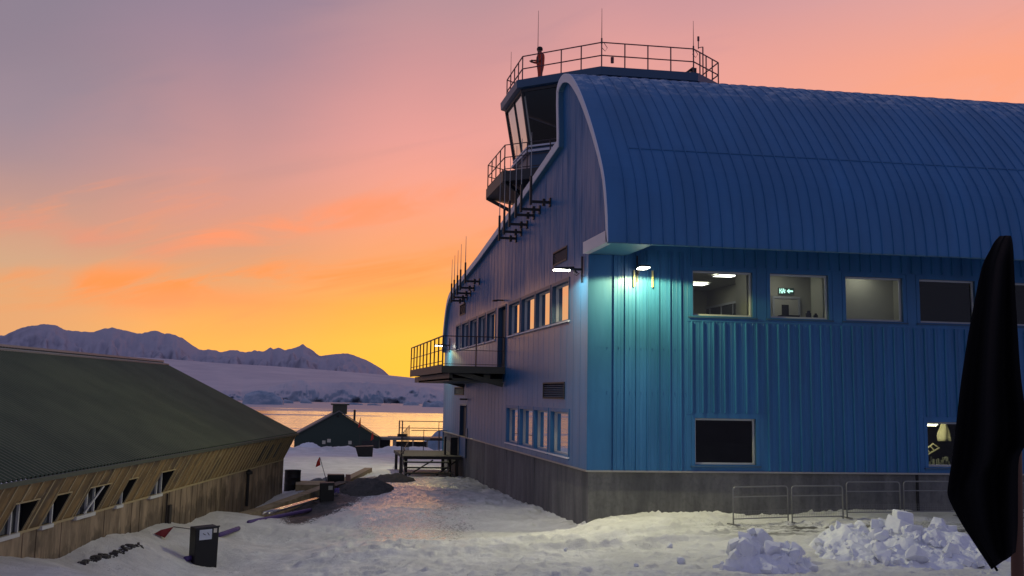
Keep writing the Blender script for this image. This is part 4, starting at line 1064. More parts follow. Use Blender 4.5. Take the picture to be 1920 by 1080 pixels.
for wi, (a, b) in enumerate(HWIN):
    w = MB(); w.cur = 0; n0 = WNN+.01
    # sill, far stile and near slanting stile of the upright sash standing in the leaning boards
    w.bar(hp(a-.05, n0+.03, WZ-.02), hp(b-.28, n0+.03, WZ-.02), .12, .08)
    xs_ = [b-.30] if b-a < 1 else [b-.30, (a+b)/2-.05]
    for x_ in xs_: w.bar(hp(x_, n0+.02, WZ+.02), hp(x_, n0+.02, ZWT), .055, .05, up=HN)
    w.bar(hp(a, n0+.02, ZWT), hp(b-.28, n0+.02, ZWT), .05, .05)
    if wi == 2: w.bar(hp(a+.55, n0+.03, WZ+.03), hp(b-.32, n0+.25, ZWT-.04), .04, .04)
    w.cur = 1                                                         # cheeks and head of the recess
    w.add([hp(b, WNN, WZ), hp(b, WNN, ZWT), hp(b, lerpn(ZWT), ZWT)], [(0, 1, 2)]); w.add([hp(a, WNN, WZ), hp(a, WNN, ZWT), hp(a, lerpn(ZWT), ZWT)], [(0, 1, 2)])
    w.quad(hp(a, WNN, ZWT), hp(b, WNN, ZWT), hp(b, lerpn(ZWT), ZWT), hp(a, lerpn(ZWT), ZWT))
    w.cur = 2
    for e_ in (a, b): w.bar(hp(e_, WNN+.01, WZ), hp(e_, lerpn(ZWT)+.01, ZWT), .03, .03, up=HN)
    w.bar(hp(a, lerpn(ZWT)+.01, ZWT), hp(b, lerpn(ZWT)+.01, ZWT), .03, .03)
    w.bar(hp(b-.26, WNN+.015, WZ-.02), hp(b+.02, WNN+.015, WZ-.02), .03, .05)
    wo_ = w.build('window', [M_WHITE, M_BLACK, M_BATT], hut)
    MB().quad(hp(a, WNN+.004, WZ), hp(b, WNN+.004, WZ), hp(b, WNN+.004, ZWT), hp(a, WNN+.004, ZWT)).build('pane', M_HG, wo_)
for s in (-5.6, -4.2, -2.7):                                           # three narrow louvre slots near the far end
    z0, z1 = -2.72, -2.12
    v_ = MB(); v_.hexa([hp(s-.32, lerpn(z0)+.0, z0), hp(s+.32, lerpn(z0)+.0, z0), hp(s+.32, lerpn(z1)+.0, z1), hp(s-.32, lerpn(z1)+.0, z1), hp(s-.32, lerpn(z0)+.015, z0), hp(s+.32, lerpn(z0)+.015, z0), hp(s+.32, lerpn(z1)+.015, z1), hp(s-.32, lerpn(z1)+.015, z1)])
    v_.build('slot_window', M_BLACK, hut)
pp = MB(); q0 = hp(-17.45, WNN+.05, 0); pp.bar((q0[0], q0[1], -4.4), (q0[0], q0[1], -3.0), .05); q1 = hp(-17.1, WNN+.04, 0); pp.bar((q1[0], q1[1], -4.1), (q1[0], q1[1], -3.35), .24, .08, up=HN)
pp.build('door_post', mat('dark_post', (.03, .024, .02), .7), hut)
pp = MB(); q0 = hp(-7.0, WNN+.07, 0)
pp.tube([(q0[0], q0[1], -4.3), (q0[0], q0[1], -3.15), (q0[0], q0[1], -3.1)], .055); pp.lathe((q0[0], q0[1], -3.14), [(.05, 0), (.16, .03), (.16, .12), (.05, .2)], 12); pp.build('vent_pipe', M_BLACK, hut)

# concrete kerb and low wall beside the hut
def strip_wall(name, pts_, w, hts, m, lab, cat):
    b = MB()
    for (a, c, h0, h1) in zip(pts_[:-1], pts_[1:], hts[:-1], hts[1:]):
        A_, B_ = Vector((*a, 0)), Vector((*c, 0)); d_ = (B_-A_).normalized(); n_ = Vector((d_.y, -d_.x, 0))*w/2
        b.hexa([A_-n_+Vector((0, 0, -5.2)), A_+n_+Vector((0, 0, -5.2)), B_+n_+Vector((0, 0, -5.2)), B_-n_+Vector((0, 0, -5.2)), A_-n_+Vector((0, 0, h0)), A_+n_+Vector((0, 0, h0)), B_+n_+Vector((0, 0, h1)), B_-n_+Vector((0, 0, h1))])
    return tag(b.build(name, m), lab, cat)
def f_buff(t, b):
    p = t.pos(); n = t.noise(p, 2.5, 5., .65)
    t.put(b.inputs['Base Color'], t.mix(t.mr(n, .3, .7), (.22, .17, .09), (.42, .33, .2))); bump(t, b, t.noise(p, 12., 4.), .3, .02)
M_BUFF = mat('buff_concrete', (.2, .16, .11), .85, build=f_buff)
strip_wall('concrete_kerb', [(-2.45, 41.6), (-1.0, 45.4), (.35, 49.5), (1.25, 52.6)], .45, [-4.28, -4.2, -4.05, -3.98], M_BUFF, 'buff concrete kerb running along the far half of the hut', 'kerb')
strip_wall('timber_sleeper', [(1.45, 52.0), (2.15, 54.6)], .5, [-3.93, -3.93], mat('brown_sleeper', (.08, .055, .04), .8), 'brown timber sleeper at the end of the concrete kerb', 'sleeper')
slab = MB(); slab.box(.0, 1.3, 53.0, 55.4, -4.4, -3.98); tag(slab.build('concrete_step', M_BUFF), 'flat concrete step below the drum at the hut end', 'step')
edge_rock = MB()
for i in range(120):
    q = random.random(); bx_, by_ = -4.62+.85*q+random.uniform(-.07, .07), 28.4+3.3*q; h_ = random.uniform(.02, .09)*(1 if (q*6.3) % 1 < .7 else .3)
    zc = gz(bx_, by_); w_ = random.uniform(.02, .07)
    edge_rock.hexa([Vector((bx_, by_, zc))+Vector((dx*w_*random.uniform(.6, 1.3), dy*w_*1.3*random.uniform(.6, 1.3), dz*h_-.03)) for dz in (0, 1) for dx, dy in ((-1, -1), (1, -1), (1, 1), (-1, 1))])
tag(edge_rock.build('stone_edging', mat('dark_stone', (.07, .065, .06), .9)), 'broken line of dark stone edging showing through the snow by the hut', 'edging', kind='stuff')

# ------------------------------------------------------------------ small things on the left
def drum(name, x, y, r, h, lab, cat, m=M_BLACK, tilt=0.):
    z = gz(x, y)-.08; o = thing(name, (x, y, z), lab, cat)
    MB().lathe((x, y, z), [(r*.97, 0), (r, .02), (r, h*.33), (r*1.04, h*.345), (r, h*.36), (r, h*.64), (r*1.04, h*.655), (r, h*.67), (r*1.0, h-.03), (r*1.04, h), (r*.96, h), (r*.94, h-.06)], 24).build('body', m, o, True)
    return o
drum('oil_drum', -.15, 55.0, .36, .95, 'black steel drum standing at the far end of the hut', 'drum')
bx0, by0 = -2.33, 33.2; zb = gz(bx0, by0)-.12
bn = thing('litter_bin', (bx0, by0, zb), 'black square bin with white notices on its face in the snow', 'bin')
b_ = MB(); ca_, sa_ = math.cos(.35), math.sin(.35)
def rb(u, v, z): return (bx0+u*ca_-v*sa_, by0+u*sa_+v*ca_, z)
b_.hexa([rb(-.30, -.28, zb), rb(.30, -.28, zb), rb(.30, .28, zb), rb(-.30, .28, zb), rb(-.31, -.29, zb+1.08), rb(.31, -.29, zb+1.12), rb(.31, .29, zb+1.12), rb(-.31, .29, zb+1.08)])
bevel(b_.build('body', M_BLACK, bn), .02)
b_ = MB(); b_.hexa([rb(-.32, -.31, zb+1.06), rb(.32, -.31, zb+1.10), rb(.32, -.27, zb+1.10), rb(-.32, -.27, zb+1.06), rb(-.32, -.31, zb+1.10), rb(.32, -.31, zb+1.14), rb(.32, -.27, zb+1.14), rb(-.32, -.27, zb+1.10)]); b_.build('rim', M_DARK, bn)
b_ = MB(); b_.hexa([rb(-.21, -.300, zb+.78), rb(.12, -.300, zb+.80), rb(.12, -.293, zb+.80), rb(-.21, -.293, zb+.78), rb(-.21, -.302, zb+1.04), rb(.12, -.302, zb+1.06), rb(.12, -.295, zb+1.06), rb(-.21, -.295, zb+1.04)])
nt_ = b_.build('notice', mat('white_notice', (.62, .66, .72), .5), bn)
b_ = MB(); b_.bar(rb(-.12, -.306, zb+.95), rb(-.05, -.306, zb+.91), .008, .016); b_.bar(rb(.0, -.306, zb+.97), rb(.05, -.306, zb+.90), .008, .016); b_.build('mark', M_BLACK, nt_)
b_ = MB(); b_.hexa([rb(.16, -.303, zb+.96), rb(.25, -.303, zb+.965), rb(.25, -.294, zb+.965), rb(.16, -.294, zb+.96), rb(.16, -.303, zb+1.07), rb(.25, -.303, zb+1.075), rb(.25, -.294, zb+1.075), rb(.16, -.294, zb+1.07)]); b_.build('label_plate', mat('cream_label', (.66, .62, .5), .5), bn)
# second bin near the gravel
bx0, by0 = 1.25, 49.3; zb = gz(bx0, by0)-.1; ca_, sa_ = 1., 0.
b2 = thing('litter_bin', (bx0, by0, zb), 'dark bin with a small pale plate at the end of the bright pipes', 'bin')
b_ = MB(); b_.hexa([rb(-.28, -.3, zb), rb(.28, -.3, zb), rb(.28, .3, zb), rb(-.28, .3, zb), rb(-.29, -.31, zb+.78), rb(.29, -.31, zb+.8), rb(.29, .31, zb+.8), rb(-.29, .31, zb+.78)]); bevel(b_.build('body', M_BLACK, b2), .02)
MB().box(bx0+.05, bx0+.22, by0-.325, by0-.312, zb+.52, zb+.68).build('label_plate', mat('grey_plate', (.3, .3, .28), .5), b2)
# pipes catching the glow of the sky
def rod(name, a, b, r, m, lab, cat, grp=None, lift=.06):
    A_ = (a[0], a[1], gz(*a)+lift); B_ = (b[0], b[1], gz(*b)+lift)
    pts_ = [Vector(A_).lerp(Vector(B_), q) for q in np.linspace(0, 1, 6)]
    return tag(MB().tube(pts_, r, 10).build(name, m, smooth=True), lab, cat, grp)
M_SHINE = mat('polished_pipe', (.62, .55, .50), .22, .9)
rod('metal_pipe', (-1.05, 42.2), (.85, 49.2), .055, M_SHINE, 'left of two shiny metal pipes lying on the snow toward the bin', 'pipe', 'pipes on the snow', .12)
rod('metal_pipe', (-.88, 42.4), (1.0, 49.1), .05, M_SHINE, 'right of two shiny metal pipes lying on the snow toward the bin', 'pipe', 'pipes on the snow', .12)
M_PURP = mat('purple_hose', (.085, .05, .20), .6)
rod('hose', (-1.45, 40.4), (.6, 46.8), .07, M_PURP, 'long dark purple hose beside the shiny pipes', 'hose', None, .03)
rod('hose', (-2.2, 37.4), (-1.72, 39.4), .07, M_PURP, 'short purple hose length behind the square bin', 'hose', None, .06)
rod('hose', (-2.75, 32.9), (-2.25, 33.9), .07, M_PURP, 'purple hose end half buried at the left foot of the square bin', 'hose', None, .03)
hz_ = thing('purple_rope', (1.75, 50.6, gz(1.75, 50.6)), 'tangle of purple rope beside the second bin', 'rope')
m_ = MB()
for i in range(5):
    a_ = i*1.3; m_.tube([(1.65+.12*math.cos(a_+q), 50.3+.25*math.sin(a_+q*1.3), gz(1.7, 50.4)+.1+.12*q/2) for q in np.linspace(0, 2.5, 7)], .025)
m_.build('coil', mat('violet_rope', (.12, .08, .34), .7), hz_)
# red cloth thrown on the snow, on a thin cane
rc_ = thing('fallen_flag', (-3.55, 34.2, gz(-3.55, 34.2)), 'dark red flag on a cane fallen on the snow left of the square bin', 'flag')
zf = gz(-3.55, 34.2)+.06
m_ = MB(); m_.add([(-3.72, 34.15, zf+.03), (-3.5, 34.08, zf-.03), (-3.25, 34.45, zf+.18), (-3.56, 34.25, zf+.12), (-3.42, 34.0, zf-.05)], [(0, 1, 3), (1, 2, 3), (1, 4, 2)])
o = m_.build('cloth', mat('dark_red_cloth', (.18, .012, .02), .8), rc_); q_ = o.modifiers.new('s', 'SOLIDIFY'); q_.thickness = .012
m_ = MB(); m_.tube([(-3.25, 34.45, zf+.18), (-2.2, 36.4, gz(-2.2, 36.4)+.2)], .012); m_.build('cane', M_DARK, rc_)
def mflag(x, y, h, lean, lab, size=.35, sh_=(.75, .09, .045)):
    z = gz(x, y)-.05; o = thing('marker_flag', (x, y, z), lab, 'flag', 'red marker flags')
    tp = Vector((x+lean, y, z+h)); MB().tube([(x, y, z), tp], .014, 5).build('cane', M_DARK, o)
    m_ = MB(); d_ = Vector((-.16, 0, -size*.95)); m_.add([tp, tp+Vector((.05, 0, -size*.75)), tp+d_, tp+Vector((-.10, .04, -size*.4))], [(0, 1, 2, 3)])
    c_ = m_.build('cloth', M_RED, o); s2 = c_.modifiers.new('s', 'SOLIDIFY'); s2.thickness = .008
M_RED = mat('red_flag_cloth', (.55, .035, .02), .8)
mflag(1.42, 52.3, 1.38, -.46, 'red pennant on a leaning cane above the second bin', .46)
mflag(5.6, 93., 1.9, .1, 'small red pennant in front of the green shed roof', .8)
mflag(4.95, 99., 2.6, .05, 'dark pennant highest against the shed roof slope', .9)
mflag(11.2, 93., 2.6, .05, 'dark pennant by the deck railings left of the blue wall', .9)
# gravel heap, rocks, planks
def lump(name, cx, cy, rx, ry, h, m, lab, cat, seed, amp=.25, n=40, kind=None):
    xs_ = np.linspace(-1, 1, n); X, Y = np.meshgrid(xs_, xs_); rr = np.hypot(X, Y)
    base = np.clip(1-rr**2, 0, None)**.9
    wx, wy = cx+X*rx, cy+Y*ry
    Zl = ground(wx, wy)-.12 + base*h*(1+amp*fbm(X*3+seed, Y*3, 4, seed)) + (fbm(X*9+seed, Y*9, 4, seed+3)*.14*h)*np.clip(base*3, 0, 1)
    return grid_obj(name, wx, wy, Zl, m, label=lab, cat=cat, kind=kind)
def f_grav(t, b):
    p = t.pos(); v = t.node('ShaderNodeTexVoronoi'); v.inputs['Scale'].default_value = 16.; t.put(v.inputs['Vector'], p)
    n = t.noise(p, 7., 4.)
    t.put(b.inputs['Base Color'], t.mix(n, t.mix(v.outputs['Distance'], (.055, .052, .048), (.022, .021, .02)), (.10, .095, .085))); bump(t, b, v.outputs['Distance'], .9, .08)
    b.inputs['Roughness'].default_value = .85
M_GRAVEL = mat('dark_gravel', (.05, .05, .05), .9, build=f_grav)
lump('gravel_heap', 2.95, 51.6, 1.35, 2.6, .42, M_GRAVEL, 'low dark heap of gravel beside the icy road', 'gravel heap', 4)
lump('gravel_heap', 4.6, 59., 1.3, 4.2, .38, M_GRAVEL, 'long gravel bank left of the landing steps', 'gravel heap', 6)
for i, (x, y, s_, lab) in enumerate(((.95, 59., .42, 'rounded grey rock left of the red pennant'), (1.65, 60, .5, 'larger rounded grey rock behind the red pennant'), (.35, 58.2, .3, 'small rock next to the drum'))):
    bm = bmesh.new(); bmesh.ops.create_icosphere(bm, subdivisions=3, radius=s_)
    for v in bm.verts: v.co *= 1+.25*(math.sin(v.co.x*7+i)*math.cos(v.co.y*6+i)*.6); v.co.z *= .7
    me = bpy.data.meshes.new('rock'); bm.to_mesh(me); bm.free(); me.materials.append(M_CONC); o = bpy.data.objects.new('rock', me); C.objects.link(o); o.location = (x, y, gz(x, y)+.1); tag(o, lab, 'rock', 'rocks by the hut end')
tm = MB(); za = gz(2.3, 60)
tm.hexa([(2.0, 59.6, za-.1), (2.45, 59.4, za-.1), (4.2, 68.2, za+.0), (3.8, 68.3, za+.0), (2.0, 59.6, za+.22), (2.45, 59.4, za+.22), (4.2, 68.2, za+.32), (3.8, 68.3, za+.32)])
tag(tm.build('timber_beam', mat('tan_beam', (.24, .17, .11), .8)), 'long tan timber beam lying away from the second bin', 'beam')
tb = MB(); z_ = gz(1.75, 55.); tb.box(1.4, 2.15, 54.8, 55.5, z_-.05, z_+.52); tb.box(1.5, 2.05, 54.76, 54.8, z_+.3, z_+.47)
tag(bevel(tb.build('storage_box', M_BLACK)), 'small dark storage box behind the second bin', 'box')
tb = MB(); z_ = gz(2.35, 55); tb.box(2.2, 2.42, 54.7, 54.9, z_-.05, z_+.5); tag(tb.build('timber_post', mat('pink_post', (.34, .2, .16), .8)), 'short tan post beside the dark storage box', 'post')
pk = MB()
for i in range(8):
    a_ = random.uniform(0, .5); x_, y_ = .7+.18*i*.7, 57.2+random.uniform(-.5, .5); z_ = gz(x_, y_)+.05+.04*(i % 3)
    pk.bar((x_-.5, y_-.3, z_), (x_+.5, y_+.3+a_, z_+.05), .16, .06)
tag(pk.build('plank_pile', mat('reddish_planks', (.22, .12, .085), .8)), 'pile of reddish offcut planks beside the drum', 'planks', kind='stuff')
tb = MB(); z_ = gz(4.7, 82.4)-.05; tb.hexa([(4.1, 82, z_), (5.0, 81.8, z_-.1), (5.1, 83, z_-.1), (4.2, 83, z_), (3.85, 81.9, z_+.75), (5.05, 81.7, z_+.8), (5.15, 83.2, z_+.8), (3.95, 83.2, z_+.75)])
tag(tb.build('plastic_tub', M_BLACK), 'open black plastic tub half sunk in the far snow', 'tub')

# ------------------------------------------------------------------ small green shed by the shore
shd = thing('green_shed', (3.5, 110, -4.9), 'dark green gabled shed by the shore with a boxy roof vent', 'shed')
M_SHG = mat('shed_green', (.022, .042, .032), .6); M_SHR = mat('shed_roof_sheet', (.15, .145, .135), .55)
Y0, Y1s = 107., 113.
w = MB(); w.prism([(-.3, Y0, -5.6), (7.1, Y0, -5.6), (7.1, Y0, -3.9), (3.5, Y0, -1.72), (-.3, Y0, -3.85)], (0, Y1s-Y0, 0)); w.build('wall', M_SHG, shd)
w = MB()
for (xa, za, xb, zb_) in ((3.5, -1.58, 7.45, -3.97), (3.5, -1.58, -.7, -3.95)):
    w.hexa([(xa, Y0-.25, za-.1), (xb, Y0-.25, zb_-.1), (xb, Y1s+.2, zb_-.1), (xa, Y1s+.2, za-.1), (xa, Y0-.25, za), (xb, Y0-.25, zb_), (xb, Y1s+.2, zb_), (xa, Y1s+.2, za)])
ro = w.build('roof', M_SHR, shd)
w = MB(); w.box(2.95, 4.2, Y0+.2, Y0+1.6, -1.9, -1.12); w.box(2.78, 4.38, Y0+.0, Y0+1.8, -1.12, -1.0); w.build('vent', mat('shed_vent', (.06, .065, .04), .6), ro)
w = MB(); w.tube([(5.0, Y0+3, -2.6), (5.0, Y0+3, -1.55)], .1); w.build('flue', M_DARK, ro)
w = MB(); w.tube([(3.4, Y0-.03, -2.1), (3.4, Y0+.02, -2.1)], .12, 12); w.build('round_vent', M_BLACK, shd)
w = MB(); w.box(5.6, 7.0, Y0-.06, Y0+.05, -5.4, -4.2); w.build('door', M_DARK, shd)
for x, lab in ((2.4, 'pair of pale lamp heads on a post before the shed'), (4.6, 'single pale lamp head on a post before the shed')):
    o = thing('marker_post', (x, 103, gz(x, 103)), lab, 'post'); z_ = -4.55
    MB().tube([(x, 103, gz(x, 103)-.1), (x, 103, z_+.4)], .035).build('stem', M_DARK, o)
    m_ = MB(); m_.box(x-.35, x-.08, 102.95, 103.1, z_+.2, z_+.48)
    if x < 3: m_.box(x+.06, x+.36, 102.95, 103.1, z_+.34, z_+.62)
    m_.build('head', mat('pale_head', (.5, .48, .38), .6), o)
lump('snow_drift', .9, 104.5, 1.3, 2., .7, M_HEAP, 'smooth rounded snow drift against the shed wall', 'snow drift', 14, .05)
tp = thing('low_store', (8.5, 108.5, -4.9), 'low flat roofed store with pale posts right of the green shed', 'store')
w = MB(); w.box(6.9, 11.8, 108.2, 111, -4.15, -3.95); w.build('roof', mat('pale_store_roof', (.20, .19, .17), .7), tp)
w = MB(); [w.box(x, x+.3, 108.3, 108.6, -5.5, -4.15) for x in (6.98, 8.45)]; [w.box(x, x+.12, 108.3, 108.4, -5.5, -4.15) for x in (10.2, 11.5)]; w.build('post', mat('pale_post', (.26, .25, .22), .7), tp)
w = MB(); w.box(7.4, 8.3, 109.5, 110.5, -5.5, -4.2); w.box(8.8, 11.7, 110.3, 110.5, -5.5, -4.35); w.build('back_panel', M_DARK, tp)
wf = thing('shore_deck', (11.5, 116, -5), 'raised shore platform with pale railings against the golden water', 'platform')
w = MB(); w.box(8.6, 15., 113, 117, -4.35, -4.1); w.box(9.2, 10.1, 112.6, 113, -4.1, -3.75); w.build('deck', M_DARK, wf)
w = MB()
for x in (9.6, 9.9): w.box(x, x+.12, 116.5, 116.6, -4.1, -2.6)
for z in (-2.65, -3.3): w.bar((9.6, 116.5, z), (14.4, 116.5, z), .07)
for x in (13.2, 14.0, 14.8): w.box(x, x+.06, 114, 114.06, -6, -2.6)
w.bar((13.2, 114, -2.62), (14.8, 114, -2.62), .06)
w.build('railing', mat('pale_rail', (.22, .16, .12), .6), wf)

# ------------------------------------------------------------------ crowd barriers in front of the side wall
M_BARR = mat('dull_barrier_steel', (.25, .25, .25), .5, .5)
def barrier(ax, ay, bx, by, lab):
    za = gz(ax, ay)-.03; o = thing('barrier', (ax, ay, za), lab, 'barrier', 'steel barriers along the side wall')
    L = math.hypot(bx-ax, by-ay); ux, uy = (bx-ax)/L, (by-ay)/L
    def P(u, z): return (ax+ux*u, ay+uy*u, za+z)
    m_ = MB(); r_ = .10
    pts_ = [P(.0, 0), P(.0, 1.1-r_)] + [P(r_-r_*math.cos(a), 1.1-r_+r_*math.sin(a)) for a in np.linspace(.3, 1.27, 4)] + [P(r_, 1.1), P(L-r_, 1.1)] + [P(L-r_+r_*math.sin(a), 1.1-r_+r_*math.cos(a)) for a in np.linspace(.3, 1.27, 4)] + [P(L, 1.1-r_), P(L, 0)]
    m_.tube(pts_, .021, 8); m_.build('frame', M_BARR, o, True)
    for z in (.82, .20):
        MB().tube([P(0, z), P(L, z)], .016, 6).build('rail', M_BARR, o)
    m_ = MB()
    for u in np.arange(.06, L, .06): m_.bar(P(u, .21), P(u, .42), .004)
    for z in (.28, .35, .42): m_.bar(P(.02, z), P(L-.02, z), .004)
    m_.build('mesh_infill', M_BARR, o)
    for u in (.0, L):
        f_ = MB(); f_.bar((ax+ux*u-uy*.28, ay+uy*u+ux*.28, za+.05), (ax+ux*u+uy*.28, ay+uy*u-ux*.28, za+.05), .05, .03); f_.build('foot', M_BARR, o)
BL = [(12.5, 33.38, 14.42, 33.95), (14.57, 34.0, 16.33, 34.3), (16.47, 34.32, 18.31, 34.5), (18.45, 34.52, 20.3, 34.6), (20.45, 34.6, 22.3, 34.65), (22.45, 34.65, 24.3, 34.7)]
LBN = ['barrier with the frame nearest the building corner', 'second barrier from the corner, under the first run of blue ribs', 'third barrier from the corner, behind the tall snow block', 'fourth barrier from the corner, in front of the black drainpipe', 'fifth barrier from the corner, half behind the black flag', 'barrier at the right picture edge beyond the flag']
for q, l_ in zip(BL, LBN): barrier(*q, l_)

# ------------------------------------------------------------------ snow heaps of cut blocks
def chunk(bm_, c, s_, r_, blocky=False):
    b = bmesh.new()
    if blocky:
        bmesh.ops.create_cube(b, size=1.)
        for v in b.verts: v.co = Vector((v.co.x*s_*r_.uniform(.8, 1.5), v.co.y*s_*r_.uniform(.7, 1.2), v.co.z*s_*r_.uniform(.6, 1.0)))+Vector((r_.uniform(-.12, .12)*s_ for _ in range(3)))
    else:
        for i in range(16):
            v = Vector((r_.gauss(0, 1), r_.gauss(0, 1), r_.gauss(0, .8))).normalized()*s_*r_.uniform(.5, .72); b.verts.new(v)
        h = bmesh.ops.convex_hull(b, input=b.verts); bmesh.ops.delete(b, geom=[g_ for g_ in h['geom_interior'] if isinstance(g_, bmesh.types.BMVert)], context='VERTS')
    rot = Matrix.Rotation(r_.uniform(0, 6.28), 4, 'Z') @ Matrix.Rotation(r_.uniform(-.5, .5), 4, 'X') @ Matrix.Rotation(r_.uniform(-.5, .5), 4, 'Y')
    bmesh.ops.transform(b, matrix=Matrix.Translation(c) @ rot, verts=b.verts)
    me = bpy.data.meshes.new('tmp'); b.to_mesh(me); b.free(); bm_.from_mesh(me); bpy.data.meshes.remove(me)
def heap(name, cx, cy, rx, ry, h, n, seed, lab, peaks):
    r_ = random.Random(seed)
    def hz(u, v):
        d = max(0, 1-(u*u+v*v)); s_ = d**.8*.55
        for pu, pv, pr, ph in peaks: s_ = max(s_, ph*max(0, 1-((u-pu)**2+(v-pv)**2)/pr**2)**.8)
        return s_*h
    bm_ = bmesh.new(); N = 56
    g_ = [[None]*(N+1) for _ in range(N+1)]
    for i in range(N+1):
        for j_ in range(N+1):
            u, v = -1.1+2.2*i/N, -1.1+2.2*j_/N; x_, y_ = cx+u*rx, cy+v*ry
            zz = gz(x_, y_) - .1 + hz(u, v)
            if hz(u, v) > .02: zz += .17*float(fbm(np.array([x_*2.6]), np.array([y_*2.6]), 5, seed)[0])
            g_[i][j_] = bm_.verts.new((x_, y_, zz))
    for i in range(N):
        for j_ in range(N): bm_.faces.new((g_[i][j_], g_[i+1][j_], g_[i+1][j_+1], g_[i][j_+1]))
    for i in range(n):
        a, q = r_.uniform(0, 6.283), r_.random()**.6*1.08; u, v = q*math.cos(a), q*math.sin(a)
        big = r_.random()
        s_ = (.05+.48*big**3.2)*(1 if q < .85 else .5)
        x_, y_ = cx+u*rx, cy+v*ry
        chunk(bm_, Vector((x_, y_, gz(x_, y_)-.06+hz(u, v)+s_*r_.uniform(-.12, .22))), s_, r_, r_.random() < .25)
    me = bpy.data.meshes.new(name); bm_.to_mesh(me); bm_.free(); me.materials.append(M_HEAP)
    o = bpy.data.objects.new(name, me); C.objects.link(o); tag(o, lab, 'snow heap', 'heaps of shovelled snow')
    bv = o.modifiers.new('b', 'BEVEL'); bv.width = .05; bv.segments = 3; bv.limit_method = 'ANGLE'; bv.angle_limit = R_(35)
    return o
heap('snow_heap', 15.3, 28.4, 2.2, 2.3, .70, 210, 5, 'large heap of broken snow blocks by the black flag', [(-.45, .55, .5, .85), (.1, .6, .5, .9), (.6, .3, .5, .85), (0, 0, .6, .8), (-.7, .1, .4, .6)])
heap('snow_heap', 10.95, 27.0, 1.2, 1.0, .80, 110, 8, 'smaller heap of snow clods left of the large heap', [(-.25, .35, .5, 1.0), (.35, .2, .45, .62), (-.6, -.2, .4, .65)])
for i, (x_, y_, s_, lab) in enumerate(((15.75, 29.6, .46, 'square upright snow block standing on top of the large heap'),)):
    b = MB(); z_ = gz(x_, y_)+.30
    b.hexa([(x_-.25, y_-.2, z_), (x_+.23, y_-.2, z_), (x_+.25, y_+.2, z_), (x_-.23, y_+.22, z_), (x_-.23, y_-.18, z_+.66), (x_+.23, y_-.2, z_+.60), (x_+.22, y_+.18, z_+.63), (x_-.19, y_+.18, z_+.69)])
    tag(bevel(b.build('snow_block', M_HEAP), .04, 3), lab, 'snow block')
for i, (x_, y_, s_, lab) in enumerate(((9.3, 28.4, .2, 'lone snow clod left of the smaller heap'), (8.1, 28.2, .13, 'small clod out on the trodden snow'), (6.9, 30.6, .12, 'tiny clod in the wheel tracks'), (9.7, 30.6, .16, 'clod near the building corner'))):
    bm_ = bmesh.new(); chunk(bm_, Vector((x_, y_, gz(x_, y_)+s_*.25)), s_, random.Random(i+40)); me = bpy.data.meshes.new('snow_clod'); bm_.to_mesh(me); bm_.free(); me.materials.append(M_HEAP)
    o = bpy.data.objects.new('snow_clod', me); C.objects.link(o); tag(bevel(o, .02), lab, 'snow clod', 'loose snow clods')

# ------------------------------------------------------------------ black flag close on the right
fl_ = thing('black_flag', (1.93, 3.0, -1.75), 'limp black flag hanging on a reddish brown pole at the right edge', 'flag')
MB().tube([(1.989, 3.12, -1.9), (2.003, 3.12, -.472), (2.016, 3.12, -.13), (2.018, 3.12, .40), (2.018, 3.12, .42)], [.018, .0175, .0165, .014, .013], 14).build('pole', mat('red_brown_pole', (.09, .035, .016), .6), fl_, True)
rowsL = [(1.920,.470),(1.900,.450),(1.884,.42),(1.863,.381),(1.839,.29),(1.809,.171),(1.779,.025),(1.757,-.118),(1.735,-.22),(1.731,-.245),(1.764,-.308),(1.806,-.37),(1.851,-.436)]
rowsR = [(1.944,.472),(1.948,.455),(1.949,.429),(1.949,.40),(1.948,.294),(1.949,.19),(1.951,.075),(1.965,-.044),(1.968,-.098),(1.945,-.128),(1.938,-.25),(1.934,-.33),(1.924,-.392)]
def resamp(p, n):
    p = np.array(p); d = np.r_[0, np.cumsum(np.hypot(*np.diff(p, axis=0).T))]; q = np.linspace(0, d[-1], n); return np.c_[np.interp(q, d, p[:, 0]), np.interp(q, d, p[:, 1])]
idx = np.linspace(0, 12, 49); Lp = np.array(rowsL); Rp = np.array(rowsR)
Rp[:9, 0] += .012
Lr = np.c_[np.interp(idx, range(13), Lp[:, 0]), np.interp(idx, range(13), Lp[:, 1])]; Rr = np.c_[np.interp(idx, range(13), Rp[:, 0]), np.interp(idx, range(13), Rp[:, 1])]
for _ in range(3):
    for q_ in (Lr, Rr): q_[1:-1] = q_[1:-1]*.5+(q_[:-2]+q_[2:])*.25
NU = 34; m_ = MB()
for i in range(49):
    for j_ in range(NU):
        u = j_/(NU-1); p_ = Lr[i]*(1-u)+Rr[i]*u; w_ = np.hypot(*(Rr[i]-Lr[i]))
        y_ = 2.99 + .075*w_/.2*math.sin(u*9.4+i*.05+.5*math.sin(i*.16))*math.sin(math.pi*min(1, u+.05))*.8 - .03*math.sin(u*4+i*.09)
        m_.v.append((p_[0]*y_/3.0, y_, p_[1]*y_/3.0))
for i in range(48):
    for j_ in range(NU-1): a = i*NU+j_; m_.f.append((a, a+1, a+NU+1, a+NU)); m_.mi.append(0)
o = m_.build('cloth', mat('black_cloth', (.007, .007, .008), .95, spec=.1), fl_, True); q_ = o.modifiers.new('s', 'SOLIDIFY'); q_.thickness = .003
o = MB().tube([(*((lambda a: (a[0], 2.975, a[1]))(Lr[i])),) for i in range(36, 49)], .0035, 6).build('hem', mat('black_hem', (.002, .002, .002), .9, spec=.1), fl_)

